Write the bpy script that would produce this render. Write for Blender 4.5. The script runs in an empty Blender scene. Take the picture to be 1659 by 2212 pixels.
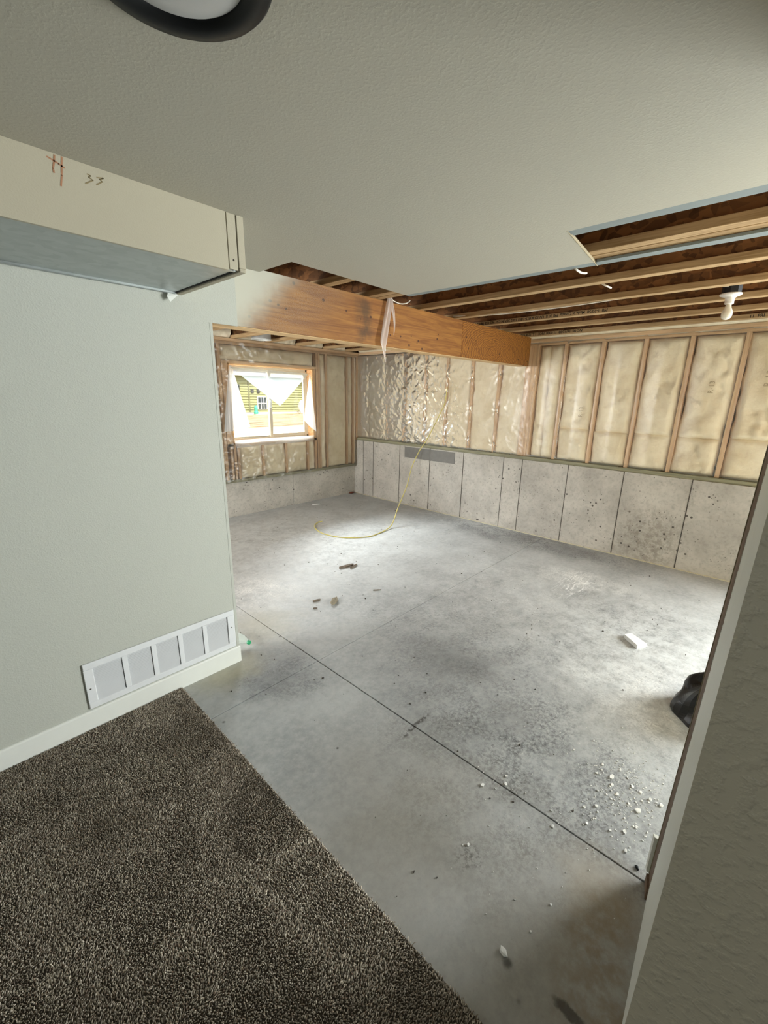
import bpy, bmesh, math, random
import numpy as np
from mathutils import Matrix, Vector
random.seed(7)
rng = np.random.default_rng(7)
S = bpy.context.scene
COL = S.collection

# ------------------------------------------------------------------ camera
F, CX, CY = 910.02, 829.5, 1106.0
yaw, pitch, roll = 0.746, -0.27, 0.018
EYE = np.array([0.0, 0.0, 1.70])
fw = np.array([math.cos(pitch)*math.cos(yaw), math.cos(pitch)*math.sin(yaw), math.sin(pitch)])
rt = np.array([math.sin(yaw), -math.cos(yaw), 0.0])
up = np.cross(rt, fw)
RT = math.cos(roll)*rt + math.sin(roll)*up
UP = -math.sin(roll)*rt + math.cos(roll)*up
cam_d = bpy.data.cameras.new('camera')
cam = bpy.data.objects.new('camera', cam_d)
COL.objects.link(cam)
cam_d.sensor_fit = 'HORIZONTAL'; cam_d.sensor_width = 36.0
cam_d.lens = F*36.0/1659.0
cam_d.clip_start = 0.02; cam_d.clip_end = 300
cam.matrix_world = Matrix(((RT[0], UP[0], -fw[0], EYE[0]), (RT[1], UP[1], -fw[1], EYE[1]), (RT[2], UP[2], -fw[2], EYE[2]), (0, 0, 0, 1)))
S.camera = cam

# ------------------------------------------------------------------ light
S.view_settings.view_transform = 'Standard'
S.view_settings.look = 'None'
S.view_settings.gamma = 1.0
S.view_settings.use_curve_mapping = False
S.view_settings.exposure = 0.35
S.cycles.max_bounces = 10
S.cycles.diffuse_bounces = 6
S.cycles.transparent_max_bounces = 24
S.cycles.sample_clamp_indirect = 6.0
S.cycles.use_denoising = True
W = bpy.data.worlds.new('sky'); S.world = W; W.use_nodes = True
wn = W.node_tree.nodes; wl = W.node_tree.links
bgn = wn['Background']
sky = wn.new('ShaderNodeTexSky'); sky.sky_type = 'NISHITA'; sky.sun_disc = False
sky.sun_elevation = math.radians(48); sky.sun_rotation = math.radians(160); sky.air_density = 1.0; sky.dust_density = 3.0
wl.new(sky.outputs[0], bgn.inputs[0]); bgn.inputs[1].default_value = 0.30

def lamp(name, kind, loc, rot, energy, color=(1, 1, 1), **k):
    d = bpy.data.lights.new(name, kind); d.energy = energy; d.color = color
    for a, v in k.items(): setattr(d, a, v)
    o = bpy.data.objects.new(name, d); COL.objects.link(o); o.location = loc; o.rotation_euler = rot
    return o
lamp('sun', 'SUN', (0, -10, 20), (math.radians(42), 0, math.radians(-20)), 3.8, (1, .97, .92), angle=math.radians(2))
# daylight of the walk-out door in the long wall, round the corner of the partition
lamp('patio_door_daylight', 'AREA', (5.02, -2.2, 1.25), (0, math.radians(90), 0), 390, (.95, 1, .985), shape='RECTANGLE', size=2.0, size_y=1.8)
# added unseen lamp, boosting the sky light through the basement window
lamp('window_sky_boost', 'AREA', (3.4, 8.6, 4.4), (math.radians(-52), 0, 0), 5200, (.97, .99, 1), shape='RECTANGLE', size=8.0, size_y=3.6)
# daylight of a second basement window, on the end wall hidden behind the painted wall
lamp('end_window_daylight', 'AREA', (-2.5, 3.9, 1.55), (0, math.radians(-90), 0), 190, (.98, 1, .98), shape='RECTANGLE', size=1.1, size_y=1.6)
# added fill lamp for the finished room, out of view behind the camera
lamp('rear_fill_lamp', 'AREA', (-2.4, -0.9, 1.45), (0, math.radians(-90), 0), 11, (.95, 1, .97), shape='RECTANGLE', size=1.2, size_y=1.8)

# ------------------------------------------------------------------ helpers
LOC = {}
def ray(x, y): return ((x-CX)*RT - (y-CY)*UP)/F + fw
def at(x, y, **k):                       # a pixel of the photograph on a real plane of the room
    d = ray(x, y); (a, v), = k.items(); i = 'XYZ'.index(a); t = (v-EYE[i])/d[i]
    return EYE + t*d

def vnoise(x, y, seed=0):
    x = np.asarray(x, float); y = np.asarray(y, float)
    xi = np.floor(x).astype(np.int64); yi = np.floor(y).astype(np.int64)
    fx = x-xi; fy = y-yi
    fx = fx*fx*(3-2*fx); fy = fy*fy*(3-2*fy)
    def h(a, b):
        n = (a*374761393 + b*668265263 + seed*974711) & 0xffffffff
        n = ((n ^ (n >> 13))*1274126177) & 0xffffffff
        n = n ^ (n >> 16)
        return (n & 0xffff)/65535.0
    return (h(xi, yi)*(1-fx)+h(xi+1, yi)*fx)*(1-fy)+(h(xi, yi+1)*(1-fx)+h(xi+1, yi+1)*fx)*fy
def fbm(x, y, seed=0, o=4):
    s = 0; a = .5; f = 1
    for k in range(o):
        s = s+a*vnoise(x*f, y*f, seed+k*17); a *= .5; f *= 2.03
    return s

def props(o, label=None, cat=None, group=None, kind=None):
    for k, v in (('label', label), ('category', cat), ('group', group), ('kind', kind)):
        if v: o[k] = v
def root(name, loc, label=None, cat=None, group=None, kind=None):
    o = bpy.data.objects.new(name, None); COL.objects.link(o); o.location = loc; o.empty_display_size = .05
    LOC[o.name] = np.array(loc, float); props(o, label, cat, group, kind)
    return o
def mk(name, verts, faces, m, parent=None, smooth=False, mats=None, fm=None, loc=None, **p):
    base = LOC[parent.name] if parent is not None else (np.array(loc, float) if loc is not None else np.zeros(3))
    v = np.asarray(verts, float)-base
    me = bpy.data.meshes.new(name)
    me.from_pydata(v.tolist(), [], [list(map(int, f)) for f in faces])
    for mm in (mats or [m]): me.materials.append(mm)
    if fm is not None: me.polygons.foreach_set('material_index', np.asarray(fm, np.int32))
    if smooth: me.polygons.foreach_set('use_smooth', np.ones(len(me.polygons), bool))
    me.update()
    o = bpy.data.objects.new(name, me); COL.objects.link(o)
    if parent is not None: o.parent = parent
    else: o.location = base
    LOC[o.name] = base; props(o, **p)
    return o

class MB:
    def __init__(s): s.v = []; s.f = []; s.n = 0
    def add(s, v, f):
        s.v.append(np.asarray(v, float)); s.f += [[i+s.n for i in q] for q in f]; s.n += len(v)
        return s
    def box(s, x0, x1, y0, y1, z0, z1, c=0.0):
        """a box, its twelve edges chamfered by c"""
        if x1 < x0: x0, x1 = x1, x0
        if y1 < y0: y0, y1 = y1, y0
        if z1 < z0: z0, z1 = z1, z0
        if c <= 0:
            v = [(x, y, z) for x in (x0, x1) for y in (y0, y1) for z in (z0, z1)]
            f = [(0, 1, 3, 2), (4, 6, 7, 5), (0, 4, 5, 1), (2, 3, 7, 6), (0, 2, 6, 4), (1, 5, 7, 3)]
            return s.add(v, f)
        c = min(c, (x1-x0)*.45, (y1-y0)*.45, (z1-z0)*.45)
        bm = bmesh.new(); bmesh.ops.create_cube(bm, size=1)
        for w in bm.verts: w.co = Vector(((x0+x1)/2+w.co.x*(x1-x0), (y0+y1)/2+w.co.y*(y1-y0), (z0+z1)/2+w.co.z*(z1-z0)))
        bmesh.ops.bevel(bm, geom=bm.edges[:], offset=c, segments=1, affect='EDGES', profile=.5)
        bm.verts.index_update()
        v = [tuple(w.co) for w in bm.verts]; f = [[w.index for w in q.verts] for q in bm.faces]; bm.free()
        return s.add(v, f)
    def hexa(s, b, t):
        """eight corners: b[4] bottom ring (counter-clockwise from above), t[4] top ring"""
        return s.add(list(b)+list(t), [(3, 2, 1, 0), (4, 5, 6, 7), (0, 1, 5, 4), (1, 2, 6, 5), (2, 3, 7, 6), (3, 0, 4, 7)])
    def tube(s, pts, r, n=8, cap=True):
        pts = [np.asarray(p, float) for p in pts]; rs = r if hasattr(r, '__len__') else [r]*len(pts)
        V = []; prev = None
        for i, p in enumerate(pts):
            t = pts[min(i+1, len(pts)-1)]-pts[max(i-1, 0)]; t = t/(np.linalg.norm(t)+1e-12)
            if prev is None:
                a = np.array([0, 0, 1.]) if abs(t[2]) < .9 else np.array([1., 0, 0])
            else: a = prev
            u = a-t*(a@t); u /= np.linalg.norm(u); w = np.cross(t, u); prev = u
            V += [p+rs[i]*(math.cos(2*math.pi*k/n)*u+math.sin(2*math.pi*k/n)*w) for k in range(n)]
        f = [(i*n+k, i*n+(k+1) % n, (i+1)*n+(k+1) % n, (i+1)*n+k) for i in range(len(pts)-1) for k in range(n)]
        if cap: f += [tuple(range(n-1, -1, -1)), tuple((len(pts)-1)*n+k for k in range(n))]
        return s.add(V, f)
    def lathe(s, c, axis, prof, n=24):
        """prof: (radius, distance along axis)"""
        c = np.asarray(c, float); t = np.asarray(axis, float); t = t/np.linalg.norm(t)
        a = np.array([0, 0, 1.]) if abs(t[2]) < .9 else np.array([1., 0, 0])
        u = a-t*(a@t); u /= np.linalg.norm(u); w = np.cross(t, u)
        V = [c+t*h+max(r, 1e-5)*(math.cos(2*math.pi*k/n)*u+math.sin(2*math.pi*k/n)*w) for r, h in prof for k in range(n)]
        m = len(prof)
        f = [(i*n+k, i*n+(k+1) % n, (i+1)*n+(k+1) % n, (i+1)*n+k) for i in range(m-1) for k in range(n)]
        return s.add(V, f)
    def grid(s, P):
        """P: (n, m, 3) array"""
        n, m = P.shape[:2]
        f = [(i*m+j, (i+1)*m+j, (i+1)*m+j+1, i*m+j+1) for i in range(n-1) for j in range(m-1)]
        return s.add(P.reshape(-1, 3), f)
    def mk(s, name, m, parent=None, **k):
        return mk(name, np.concatenate(s.v), s.f, m, parent, **k)
def box(name, m, parent, x0, x1, y0, y1, z0, z1, c=0.0, **k): return MB().box(x0, x1, y0, y1, z0, z1, c).mk(name, m, parent, **k)
def copy_to(o, parent, off):
    c = o.copy(); c.parent = parent; c.location = Vector(o.location)+Vector(off); COL.objects.link(c); LOC[c.name] = LOC[parent.name]
    return c
def spline(P, n):
    P = np.asarray(P, float); P = np.vstack([2*P[0]-P[1], P, 2*P[-1]-P[-2]]); out = []
    for i in range(1, len(P)-2):
        for t in np.linspace(0, 1, n, endpoint=False):
            a, b, c, d = P[i-1:i+3]
            out.append(.5*((2*b)+(-a+c)*t+(2*a-5*b+4*c-d)*t*t+(-a+3*b-3*c+d)*t**3))
    out.append(P[-2]); return np.array(out)

# ------------------------------------------------------------------ materials
def lin(c): return tuple(((x/255)/12.92 if x/255 <= .04045 else ((x/255+.055)/1.055)**2.4) for x in c)+(1,)
class NT:
    def __init__(s, name):
        s.m = bpy.data.materials.new(name); s.m.use_nodes = True; s.t = s.m.node_tree; s.p = s.t.nodes['Principled BSDF']; s.o = s.t.nodes['Material Output']
        s.tc = s.n('ShaderNodeTexCoord'); s.obj = s.tc.outputs['Object']
        g = s.n('ShaderNodeNewGeometry'); s.pos = g.outputs['Position']; s.rnd = g.outputs['Random Per Island']
    def n(s, t, **k):
        x = s.t.nodes.new(t)
        for a, v in k.items(): setattr(x, a, v)
        return x
    def L(s, a, b): s.t.links.new(a, b)
    def put(s, sock, v):
        if hasattr(v, 'is_linked') or hasattr(v, 'links'): s.L(v, sock)
        else: sock.default_value = v
    def mapv(s, scale=(1, 1, 1), loc=(0, 0, 0), rot=(0, 0, 0), v=None):
        x = s.n('ShaderNodeMapping'); s.L(v or s.pos, x.inputs[0]); x.inputs['Scale'].default_value = scale; x.inputs['Location'].default_value = loc; x.inputs['Rotation'].default_value = rot
        return x.outputs[0]
    def noise(s, scale, detail=4, rough=.55, v=None, dist=0):
        x = s.n('ShaderNodeTexNoise'); s.L(v or s.pos, x.inputs['Vector']); x.inputs['Scale'].default_value = scale; x.inputs['Detail'].default_value = detail; x.inputs['Roughness'].default_value = rough; x.inputs['Distortion'].default_value = dist
        return x.outputs[0]
    def vor(s, scale, v=None, feature='F1', out='Distance', rnd=1):
        x = s.n('ShaderNodeTexVoronoi', feature=feature); s.L(v or s.pos, x.inputs['Vector']); x.inputs['Scale'].default_value = scale; x.inputs['Randomness'].default_value = rnd
        return x.outputs[out]
    def ramp(s, f, a, b, lo=0., hi=1.):
        x = s.n('ShaderNodeMapRange', clamp=True, interpolation_type='SMOOTHSTEP'); s.L(f, x.inputs[0])
        for i, q in enumerate((a, b, lo, hi)): x.inputs[i+1].default_value = q
        return x.outputs[0]
    def math(s, op, a, b=0., c=0.):
        x = s.n('ShaderNodeMath', operation=op)
        for i, q in enumerate((a, b, c)): s.put(x.inputs[i], q)
        return x.outputs[0]
    def mix(s, f, a, b):
        x = s.n('ShaderNodeMix', data_type='RGBA'); s.put(x.inputs[0], f); s.put(x.inputs[6], a); s.put(x.inputs[7], b)
        return x.outputs[2]
    def spot(s, c, r, wob=0.0, ws=6, soft=.6, sc=(1, 1, 1), rotz=0):
        """a mark of its own shape on the surface: 1 inside, 0 outside, its border broken by noise"""
        v = s.pos
        if wob:
            nz = s.n('ShaderNodeTexNoise'); s.L(s.pos, nz.inputs['Vector']); nz.inputs['Scale'].default_value = ws; nz.inputs['Detail'].default_value = 5
            sub = s.n('ShaderNodeVectorMath', operation='SUBTRACT'); s.L(nz.outputs['Color'], sub.inputs[0]); sub.inputs[1].default_value = (.5, .5, .5)
            mul = s.n('ShaderNodeVectorMath', operation='SCALE'); s.L(sub.outputs[0], mul.inputs[0]); mul.inputs['Scale'].default_value = wob
            ad = s.n('ShaderNodeVectorMath', operation='ADD'); s.L(s.pos, ad.inputs[0]); s.L(mul.outputs[0], ad.inputs[1]); v = ad.outputs[0]
        sb = s.n('ShaderNodeVectorMath', operation='SUBTRACT'); s.L(v, sb.inputs[0]); sb.inputs[1].default_value = c
        q = s.mapv(sc, (0, 0, 0), (0, 0, rotz), sb.outputs[0]) if (sc != (1, 1, 1) or rotz) else sb.outputs[0]
        ln = s.n('ShaderNodeVectorMath', operation='LENGTH'); s.L(q, ln.inputs[0])
        return s.ramp(ln.outputs['Value'], r, r*(1-soft))
    def bump(s, h, strength=.3, dist=.01, prev=None):
        x = s.n('ShaderNodeBump'); s.L(h, x.inputs['Height']); x.inputs['Strength'].default_value = strength; x.inputs['Distance'].default_value = dist
        if prev is not None: s.L(prev, x.inputs['Normal'])
        return x.outputs[0]
    def done(s, col, rough=.7, nrm=None, metal=0., spec=.5, **k):
        s.put(s.p.inputs['Base Color'], col); s.put(s.p.inputs['Roughness'], rough); s.p.inputs['Metallic'].default_value = metal; s.p.inputs['Specular IOR Level'].default_value = spec
        if nrm is not None: s.L(nrm, s.p.inputs['Normal'])
        for a, v in k.items(): s.put(s.p.inputs[a], v)
        return s.m
def plain(name, c, rough=.6, metal=0., var=.06, vs=20, bs=0., bscale=200, spec=.5):
    t = NT(name); c = lin(c); n = t.noise(vs, 3)
    d = tuple(x*(1-var*2) for x in c[:3])+(1,); u = tuple(min(1, x*(1+var)) for x in c[:3])+(1,)
    nr = t.bump(t.noise(bscale, 3), bs, .002) if bs else None
    return t.done(t.mix(n, d, u), rough, nr, metal, spec)

def m_paint(name, c, bump=.25, scale=95, rough=.6):
    t = NT(name); c = lin(c); n = t.noise(1.2, 3)
    a = tuple(x*.94 for x in c[:3])+(1,)
    h = t.ramp(t.noise(scale, 3, .5), .42, .72)
    h2 = t.noise(scale*2.6, 2)
    return t.done(t.mix(n, a, c), rough, t.bump(h2, bump*.4, .001, t.bump(h, bump, .0025)), spec=.35)
PAINT = m_paint('painted_drywall', (185, 187, 178), .22, 150)
PAINT2 = m_paint('knockdown_paint', (216, 208, 188), 1.1, 40, .4)
CEIL = m_paint('textured_ceiling_paint', (178, 174, 160), .11, 120)
BARE = m_paint('bare_drywall', (174, 167, 148), .08, 200, .75)
PAPER = plain('grey_drywall_paper', (128, 136, 136), .8, var=.05)
GYP = plain('gypsum_core', (156, 144, 118), .9, bs=.3)
TRIMW = plain('white_trim_paint', (226, 228, 222), .45, var=.02)
METALW = plain('white_enamel', (222, 224, 226), .4, var=.02)
BLACKM = plain('matte_black_trim', (15, 17, 18), .5, var=.05, spec=.25)
DIFFUS = plain('white_diffuser', (190, 190, 188), .5, var=.02)
DARK = plain('dark_void', (14, 13, 12), .9)

def m_floor():
    t = NT('slab_concrete')
    big = t.noise(.55, 5, .6); mid = t.noise(2.6, 6, .65); fine = t.noise(26, 6, .7); spk = t.noise(48, 9, .86); vs = t.vor(60)
    base = t.mix(t.ramp(mid, .3, .7), lin((156, 160, 161)), lin((188, 192, 193)))
    base = t.mix(t.math('MULTIPLY', t.ramp(t.noise(33, 9, .86), .52, .68), .38), base, lin((112, 114, 114)))
    base = t.mix(t.math('MULTIPLY', t.ramp(fine, .35, .7), .45), base, lin((206, 207, 206)))
    # grey fines trodden in, with a speckled border
    m1 = t.spot((2.7, 1.0, 0), 1.6, 1.3, 1.6, .95, (1, .85, 1)); m2 = t.spot((3.6, .7, 0), .95, .9, 2, .9); m3 = t.spot((1.9, .55, 0), 1.3, .9, 2, .95)
    m4 = t.spot((4.9, 2.2, 0), .9, .5, 3, .9, (1.6, .35, 1)); m5 = t.spot((1.25, 2.0, 0), .38, .25, 5, .9)
    stv = t.mapv((9, 55, 9), (0, 0, 0), (0, 0, -.12)); stn = t.ramp(t.noise(1, 6, .7, stv), .52, .60); stk = t.spot((4.0, 1.16, 0), .50, .25, 4, .8, (1, 2.2, 1), -.15)
    dirt = t.math('MAXIMUM', t.math('MAXIMUM', m1, m2), t.math('MAXIMUM', t.math('MAXIMUM', m3, m4), m5))
    sp = t.math('MULTIPLY', t.ramp(spk, .42, .58), t.ramp(t.noise(5.5, 8, .78), .33, .62))
    base = t.mix(t.math('MULTIPLY', t.math('MULTIPLY', dirt, sp), 1.0), base, lin((78, 79, 82)))
    base = t.mix(t.math('MULTIPLY', t.math('MULTIPLY', dirt, t.ramp(big, .35, .65)), .8), base, lin((116, 116, 117)))
    # daylight from door and window painted into the floor as paler areas
    door_wash = t.spot((3.1, .30, 0), 1.5, .5, 2, .95); window_wash = t.spot((2.9, 4.1, 0), 2.3, .6, 2, .95); wn = t.ramp(t.noise(9, 9, .84), .34, .62)
    base = t.mix(t.math('MULTIPLY', t.math('MAXIMUM', door_wash, window_wash), t.math('MULTIPLY', wn, .72)), base, lin((224, 228, 228)))
    # white plaster dust, and a painted pool of door daylight
    d1 = t.spot((1.78, 3.12, 0), .62, .5, 3, .9); d2 = t.spot((4.1, 1.15, 0), .6, .5, 3, .9, (1.7, .7, 1), .2); door_pool = t.spot((2.7, .25, 0), .75, .5, 3, .9); d4 = t.spot((3.4, 1.6, 0), 1.4, .8, 2, .95)
    dust_and_pool = t.math('MAXIMUM', t.math('MAXIMUM', d1, d2), t.math('MAXIMUM', door_pool, t.math('MULTIPLY', d4, .5)))
    dn = t.math('MULTIPLY', t.ramp(t.noise(6, 9, .82), .36, .60), t.ramp(t.noise(70, 6, .8), .32, .60))
    base = t.mix(t.math('MULTIPLY', t.math('MULTIPLY', dust_and_pool, dn), .95), base, lin((236, 237, 235)))
    base = t.mix(t.math('MULTIPLY', stk, stn), base, lin((244, 245, 244)))
    # brown mud by the partition, tan stain by the carpet and the wall
    b1 = t.spot((1.17, .11, 0), .25, .22, 7, .8, (.8, 1.5, 1)); b2 = t.spot((1.03, .05, 0), .22, .12, 9, .8); b3 = t.spot((1.35, .16, 0), .22, .15, 9, .8)
    bn = t.ramp(t.noise(18, 5, .65), .3, .65)
    base = t.mix(t.math('MULTIPLY', t.math('MULTIPLY', t.math('MAXIMUM', b1, b2), bn), .8), base, lin((122, 98, 74)))
    base = t.mix(t.math('MULTIPLY', b3, .4), base, lin((176, 160, 132)))
    y1 = t.spot((1.02, 2.24, 0), .34, .15, 8, .85, (1, 1.6, 1)); y2 = t.spot((1.5, 2.6, 0), .4, .3, 5, .9)
    base = t.mix(t.math('MULTIPLY', t.math('MAXIMUM', y1, t.math('MULTIPLY', y2, .5)), .55), base, lin((186, 178, 142)))
    n1 = t.spot((.95, .8, 0), .9, .5, 3, .95)
    n2 = t.spot((1.0, .2, 0), .75, .4, 3, .95)
    base = t.mix(t.math('MULTIPLY', t.math('MAXIMUM', n1, n2), .55), base, lin((138, 130, 115)))
    # small dark scuffs, and the lint tuft's shadow painted beside it
    sc = t.math('MULTIPLY', t.ramp(t.vor(7.5), .07, .02), t.ramp(t.noise(3, 3), .5, .62))
    sc2 = t.ramp(t.vor(3.3), .045, .012)
    s3 = t.spot((1.13, .56, 0), .07, .1, 24, .9); lint_shade = t.spot((.935, .304, 0), .022, .02, 40, .8)
    sm = t.spot((.956, .125, 0), .062, .03, 45, .55, (3.0, 1, 1), -.15)
    sk = t.math('MULTIPLY', t.spot((1.50, 1.13, 0), .16, .02, 30, .5, (1, 9, 1), .72), t.ramp(t.noise(40, 3), .4, .55))
    sc2 = t.math('MAXIMUM', sc2, sk)
    sc = t.math('MAXIMUM', t.math('MAXIMUM', sc, sc2), t.math('MAXIMUM', t.math('MULTIPLY', s3, t.ramp(spk, .5, .55)), t.math('MAXIMUM', lint_shade, sm)))
    base = t.mix(t.math('MULTIPLY', sc, .75), base, lin((52, 47, 42)))
    nr = t.bump(fine, .04, .003, t.bump(spk, .05, .001))
    return t.done(base, t.ramp(mid, .3, .7, .55, .8), nr, spec=.4)
FLOOR = m_floor()
JOINT = plain('dark_joint_concrete', (58, 56, 53), .9)  # dark base concrete seen in the joints

def m_conc():
    t = NT('cast_wall_concrete')
    mid = t.noise(2.4, 6, .65); fine = t.noise(30, 5, .7); pan = t.n('ShaderNodeObjectInfo').outputs['Random']
    base = t.mix(t.ramp(mid, .3, .7), lin((170, 165, 157)), lin((200, 195, 186)))
    base = t.mix(t.math('MULTIPLY', pan, .22), base, lin((140, 138, 134)))
    base = t.mix(t.math('MULTIPLY', t.ramp(fine, .45, .7), .35), base, lin((126, 122, 116)))
    st = t.spot((5.1, .85, .25), .5, .5, 4, .9); stn = t.ramp(t.noise(22, 6, .7), .44, .6)
    base = t.mix(t.math('MULTIPLY', t.math('MULTIPLY', st, stn), .55), base, lin((116, 108, 94)))
    hole = t.math('MULTIPLY', t.ramp(t.vor(13), .17, .11), t.ramp(t.noise(2.6, 4, .6), .47, .56))
    hole2 = t.math('MULTIPLY', t.ramp(t.vor(30), .17, .10), t.ramp(t.noise(4.2, 4, .6), .46, .56))
    hole = t.math('MAXIMUM', hole, hole2)
    base = t.mix(t.math('MULTIPLY', hole, .85), base, lin((52, 47, 43)))
    nr = t.bump(hole, -.5, .004, t.bump(fine, .15, .003))
    return t.done(base, .85, nr, spec=.3)
CONC = m_conc()
PATCH = plain('dark_mortar_patch', (122, 120, 116), .9, var=.12, vs=18, bs=.3)

def m_wood(name, c0, c1, axis=1, grain=38, knots=0., rough=.65, kc=(60, 34, 16)):
    t = NT(name)
    sc = [grain]*3; sc[axis] = grain*.045
    v = t.mapv(tuple(sc))
    g = t.noise(1, 5, .6, v, .6); g2 = t.noise(.9, 3, .5)
    col = t.mix(t.ramp(g, .32, .68), lin(c0), lin(c1))
    col = t.mix(t.math('MULTIPLY', t.ramp(g2, .4, .7), .25), col, lin(tuple(x*.82 for x in c0)))
    if knots:
        ks = [1, 1, 1]; ks[axis] = .6
        k = t.ramp(t.vor(knots, t.mapv(tuple(ks))), .11, .04)
        col = t.mix(t.math('MULTIPLY', k, .9), col, lin(kc))
    return t.done(col, rough, t.bump(g, .12, .002), spec=.3)
STUD = m_wood('framing_pine', (198, 162, 126), (222, 190, 154), 2, 60, 1.2)
PLATE = m_wood('plate_pine_across', (190, 158, 124), (216, 184, 148), 1, 60)
PLATEX = m_wood('plate_pine_along_window_wall', (190, 158, 124), (216, 184, 148), 0, 60)
FLANGE = m_wood('joist_flange_pine', (156, 126, 88), (190, 160, 120), 1, 70)
TREATED = m_wood('treated_sill_lumber', (122, 120, 98), (150, 146, 120), 1, 60)
TREATEDX = m_wood('treated_sill_lumber_across', (122, 120, 98), (150, 146, 120), 0, 60)
BUCK = m_wood('window_buck_pine', (226, 176, 122), (246, 208, 158), 0, 50)
DARKW = m_wood('brown_stud_end', (100, 80, 64), (126, 104, 86), 2, 60)
CHIP = m_wood('weathered_splinter', (84, 74, 64), (132, 120, 106), 0, 90)

def m_osb(name, c0, c1, c2):
    t = NT(name)
    v1 = t.vor(26, t.mapv((1, .38, 1)), 'F1', 'Color'); v2 = t.vor(34, t.mapv((.4, 1, 1), (3, 1, 2)), 'F1', 'Color')
    sx = t.n('ShaderNodeSeparateColor'); t.L(v1, sx.inputs[0]); sy = t.n('ShaderNodeSeparateColor'); t.L(v2, sy.inputs[0])
    col = t.mix(sx.outputs[0], lin(c0), lin(c1)); col = t.mix(t.math('MULTIPLY', t.ramp(sy.outputs[1], .55, .9), .7), col, lin(c2))
    return t.done(col, .7, t.bump(sx.outputs[0], .2, .002), spec=.25)
OSB = m_osb('strand_board', (96, 64, 38), (140, 96, 58), (70, 46, 28))
OSBD = m_osb('strand_board_subfloor', (92, 60, 36), (134, 90, 54), (66, 42, 26))

def m_beam():
    t = NT('laminated_veneer_beam')
    v = t.mapv((2.2, 30, 34)); g = t.noise(1, 6, .6, v, 1.2)
    col = t.mix(t.ramp(g, .3, .7), lin((120, 73, 29)), lin((158, 107, 48)))
    blotch = t.noise(2.4, 4, .6); col = t.mix(t.math('MULTIPLY', t.ramp(blotch, .4, .7), .45), col, lin((128, 82, 38)))
    # rotary-cut swirl on the last piece
    wv = t.n('ShaderNodeTexWave', wave_type='RINGS', rings_direction='Y'); t.L(t.mapv((1.1, 1, 2.4), (-4.55, 0, -5.15)), wv.inputs[0]); wv.inputs['Scale'].default_value = 9; wv.inputs['Distortion'].default_value = 7; wv.inputs['Detail'].default_value = 3; wv.inputs['Detail Scale'].default_value = 1.4
    sx = t.n('ShaderNodeSeparateXYZ'); t.L(t.pos, sx.inputs[0]); X, Z = sx.outputs[0], sx.outputs[2]
    end = t.ramp(X, 3.55, 3.56)
    col = t.mix(end, col, t.mix(wv.outputs[0], lin((108, 64, 20)), lin((154, 100, 38))))
    kn = t.ramp(t.vor(10.5, t.mapv((1, 1, 1.25))), .15, .09); kn = t.math('MULTIPLY', kn, t.ramp(t.noise(3.1, 2), .36, .42))
    col = t.mix(t.math('MULTIPLY', kn, .9), col, lin((66, 34, 14)))
    wt = t.spot((2.29, 2.33, 2.22), .12, .10, 7, .85, (1, 1, .32)); col = t.mix(t.math('MULTIPLY', t.math('MULTIPLY', wt, t.ramp(t.noise(9, 4), .3, .6)), .75), col, lin((70, 52, 34)))
    # wall paint oversprayed on the near end, thinning along the beam and towards its foot
    edge = t.math('ADD', t.math('SUBTRACT', X, t.math('MULTIPLY', t.math('SUBTRACT', Z, 2.05), 1.05)), t.math('MULTIPLY', t.math('SUBTRACT', t.noise(9, 4), .5), .14))
    over = t.ramp(edge, 1.50, 1.17)
    drop = t.math('MULTIPLY', t.ramp(edge, 2.0, 1.45), t.math('MULTIPLY', t.ramp(t.noise(260, 2), .4, .6), .22))
    col = t.mix(t.math('MAXIMUM', over, drop), col, lin((192, 190, 176)))
    return t.done(col, .6, t.bump(g, .12, .002), spec=.3)
BEAM = m_beam()
BEAMU = m_wood('beam_underside_edges', (196, 160, 112), (222, 190, 144), 0, 60)

def m_batt():
    t = NT('fibreglass_wool')
    a = t.noise(3.2, 5, .6); b = t.noise(60, 5, .7); c = t.noise(16, 5, .65)
    col = t.mix(t.ramp(a, .3, .7), lin((226, 212, 184)), lin((242, 232, 210)))
    col = t.mix(t.math('MULTIPLY', t.ramp(c, .5, .75), .35), col, lin((206, 184, 154)))
    return t.done(col, .95, t.bump(b, .35, .006, t.bump(c, .4, .012)), spec=.1)
BATT = m_batt()

def m_poly(name='clear_poly_sheet', gain=1.35):
    t = NT(name)
    tr = t.n('ShaderNodeBsdfTransparent'); tr.inputs[0].default_value = (.95, .94, .91, 1)
    gl = t.n('ShaderNodeBsdfGlossy'); gl.inputs['Roughness'].default_value = .30
    nr = t.bump(t.noise(11, 4, .6), .25, .01); t.L(nr, gl.inputs['Normal'])
    df = t.n('ShaderNodeBsdfDiffuse'); df.inputs[0].default_value = (.8, .78, .7, 1)
    fr = t.n('ShaderNodeFresnel'); fr.inputs[0].default_value = 1.5; t.L(nr, fr.inputs[1])
    m1 = t.n('ShaderNodeMixShader'); m1.inputs[0].default_value = .04; t.L(tr.outputs[0], m1.inputs[1]); t.L(df.outputs[0], m1.inputs[2])
    m2 = t.n('ShaderNodeMixShader'); t.L(t.math('MULTIPLY_ADD', fr.outputs[0], gain, .02), m2.inputs[0]); t.L(m1.outputs[0], m2.inputs[1]); t.L(gl.outputs[0], m2.inputs[2])
    t.L(m2.outputs[0], t.o.inputs[0]); t.t.nodes.remove(t.p)
    return t.m
POLY = m_poly(); POLYT = m_poly('taut_poly_sheet', .6)
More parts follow.
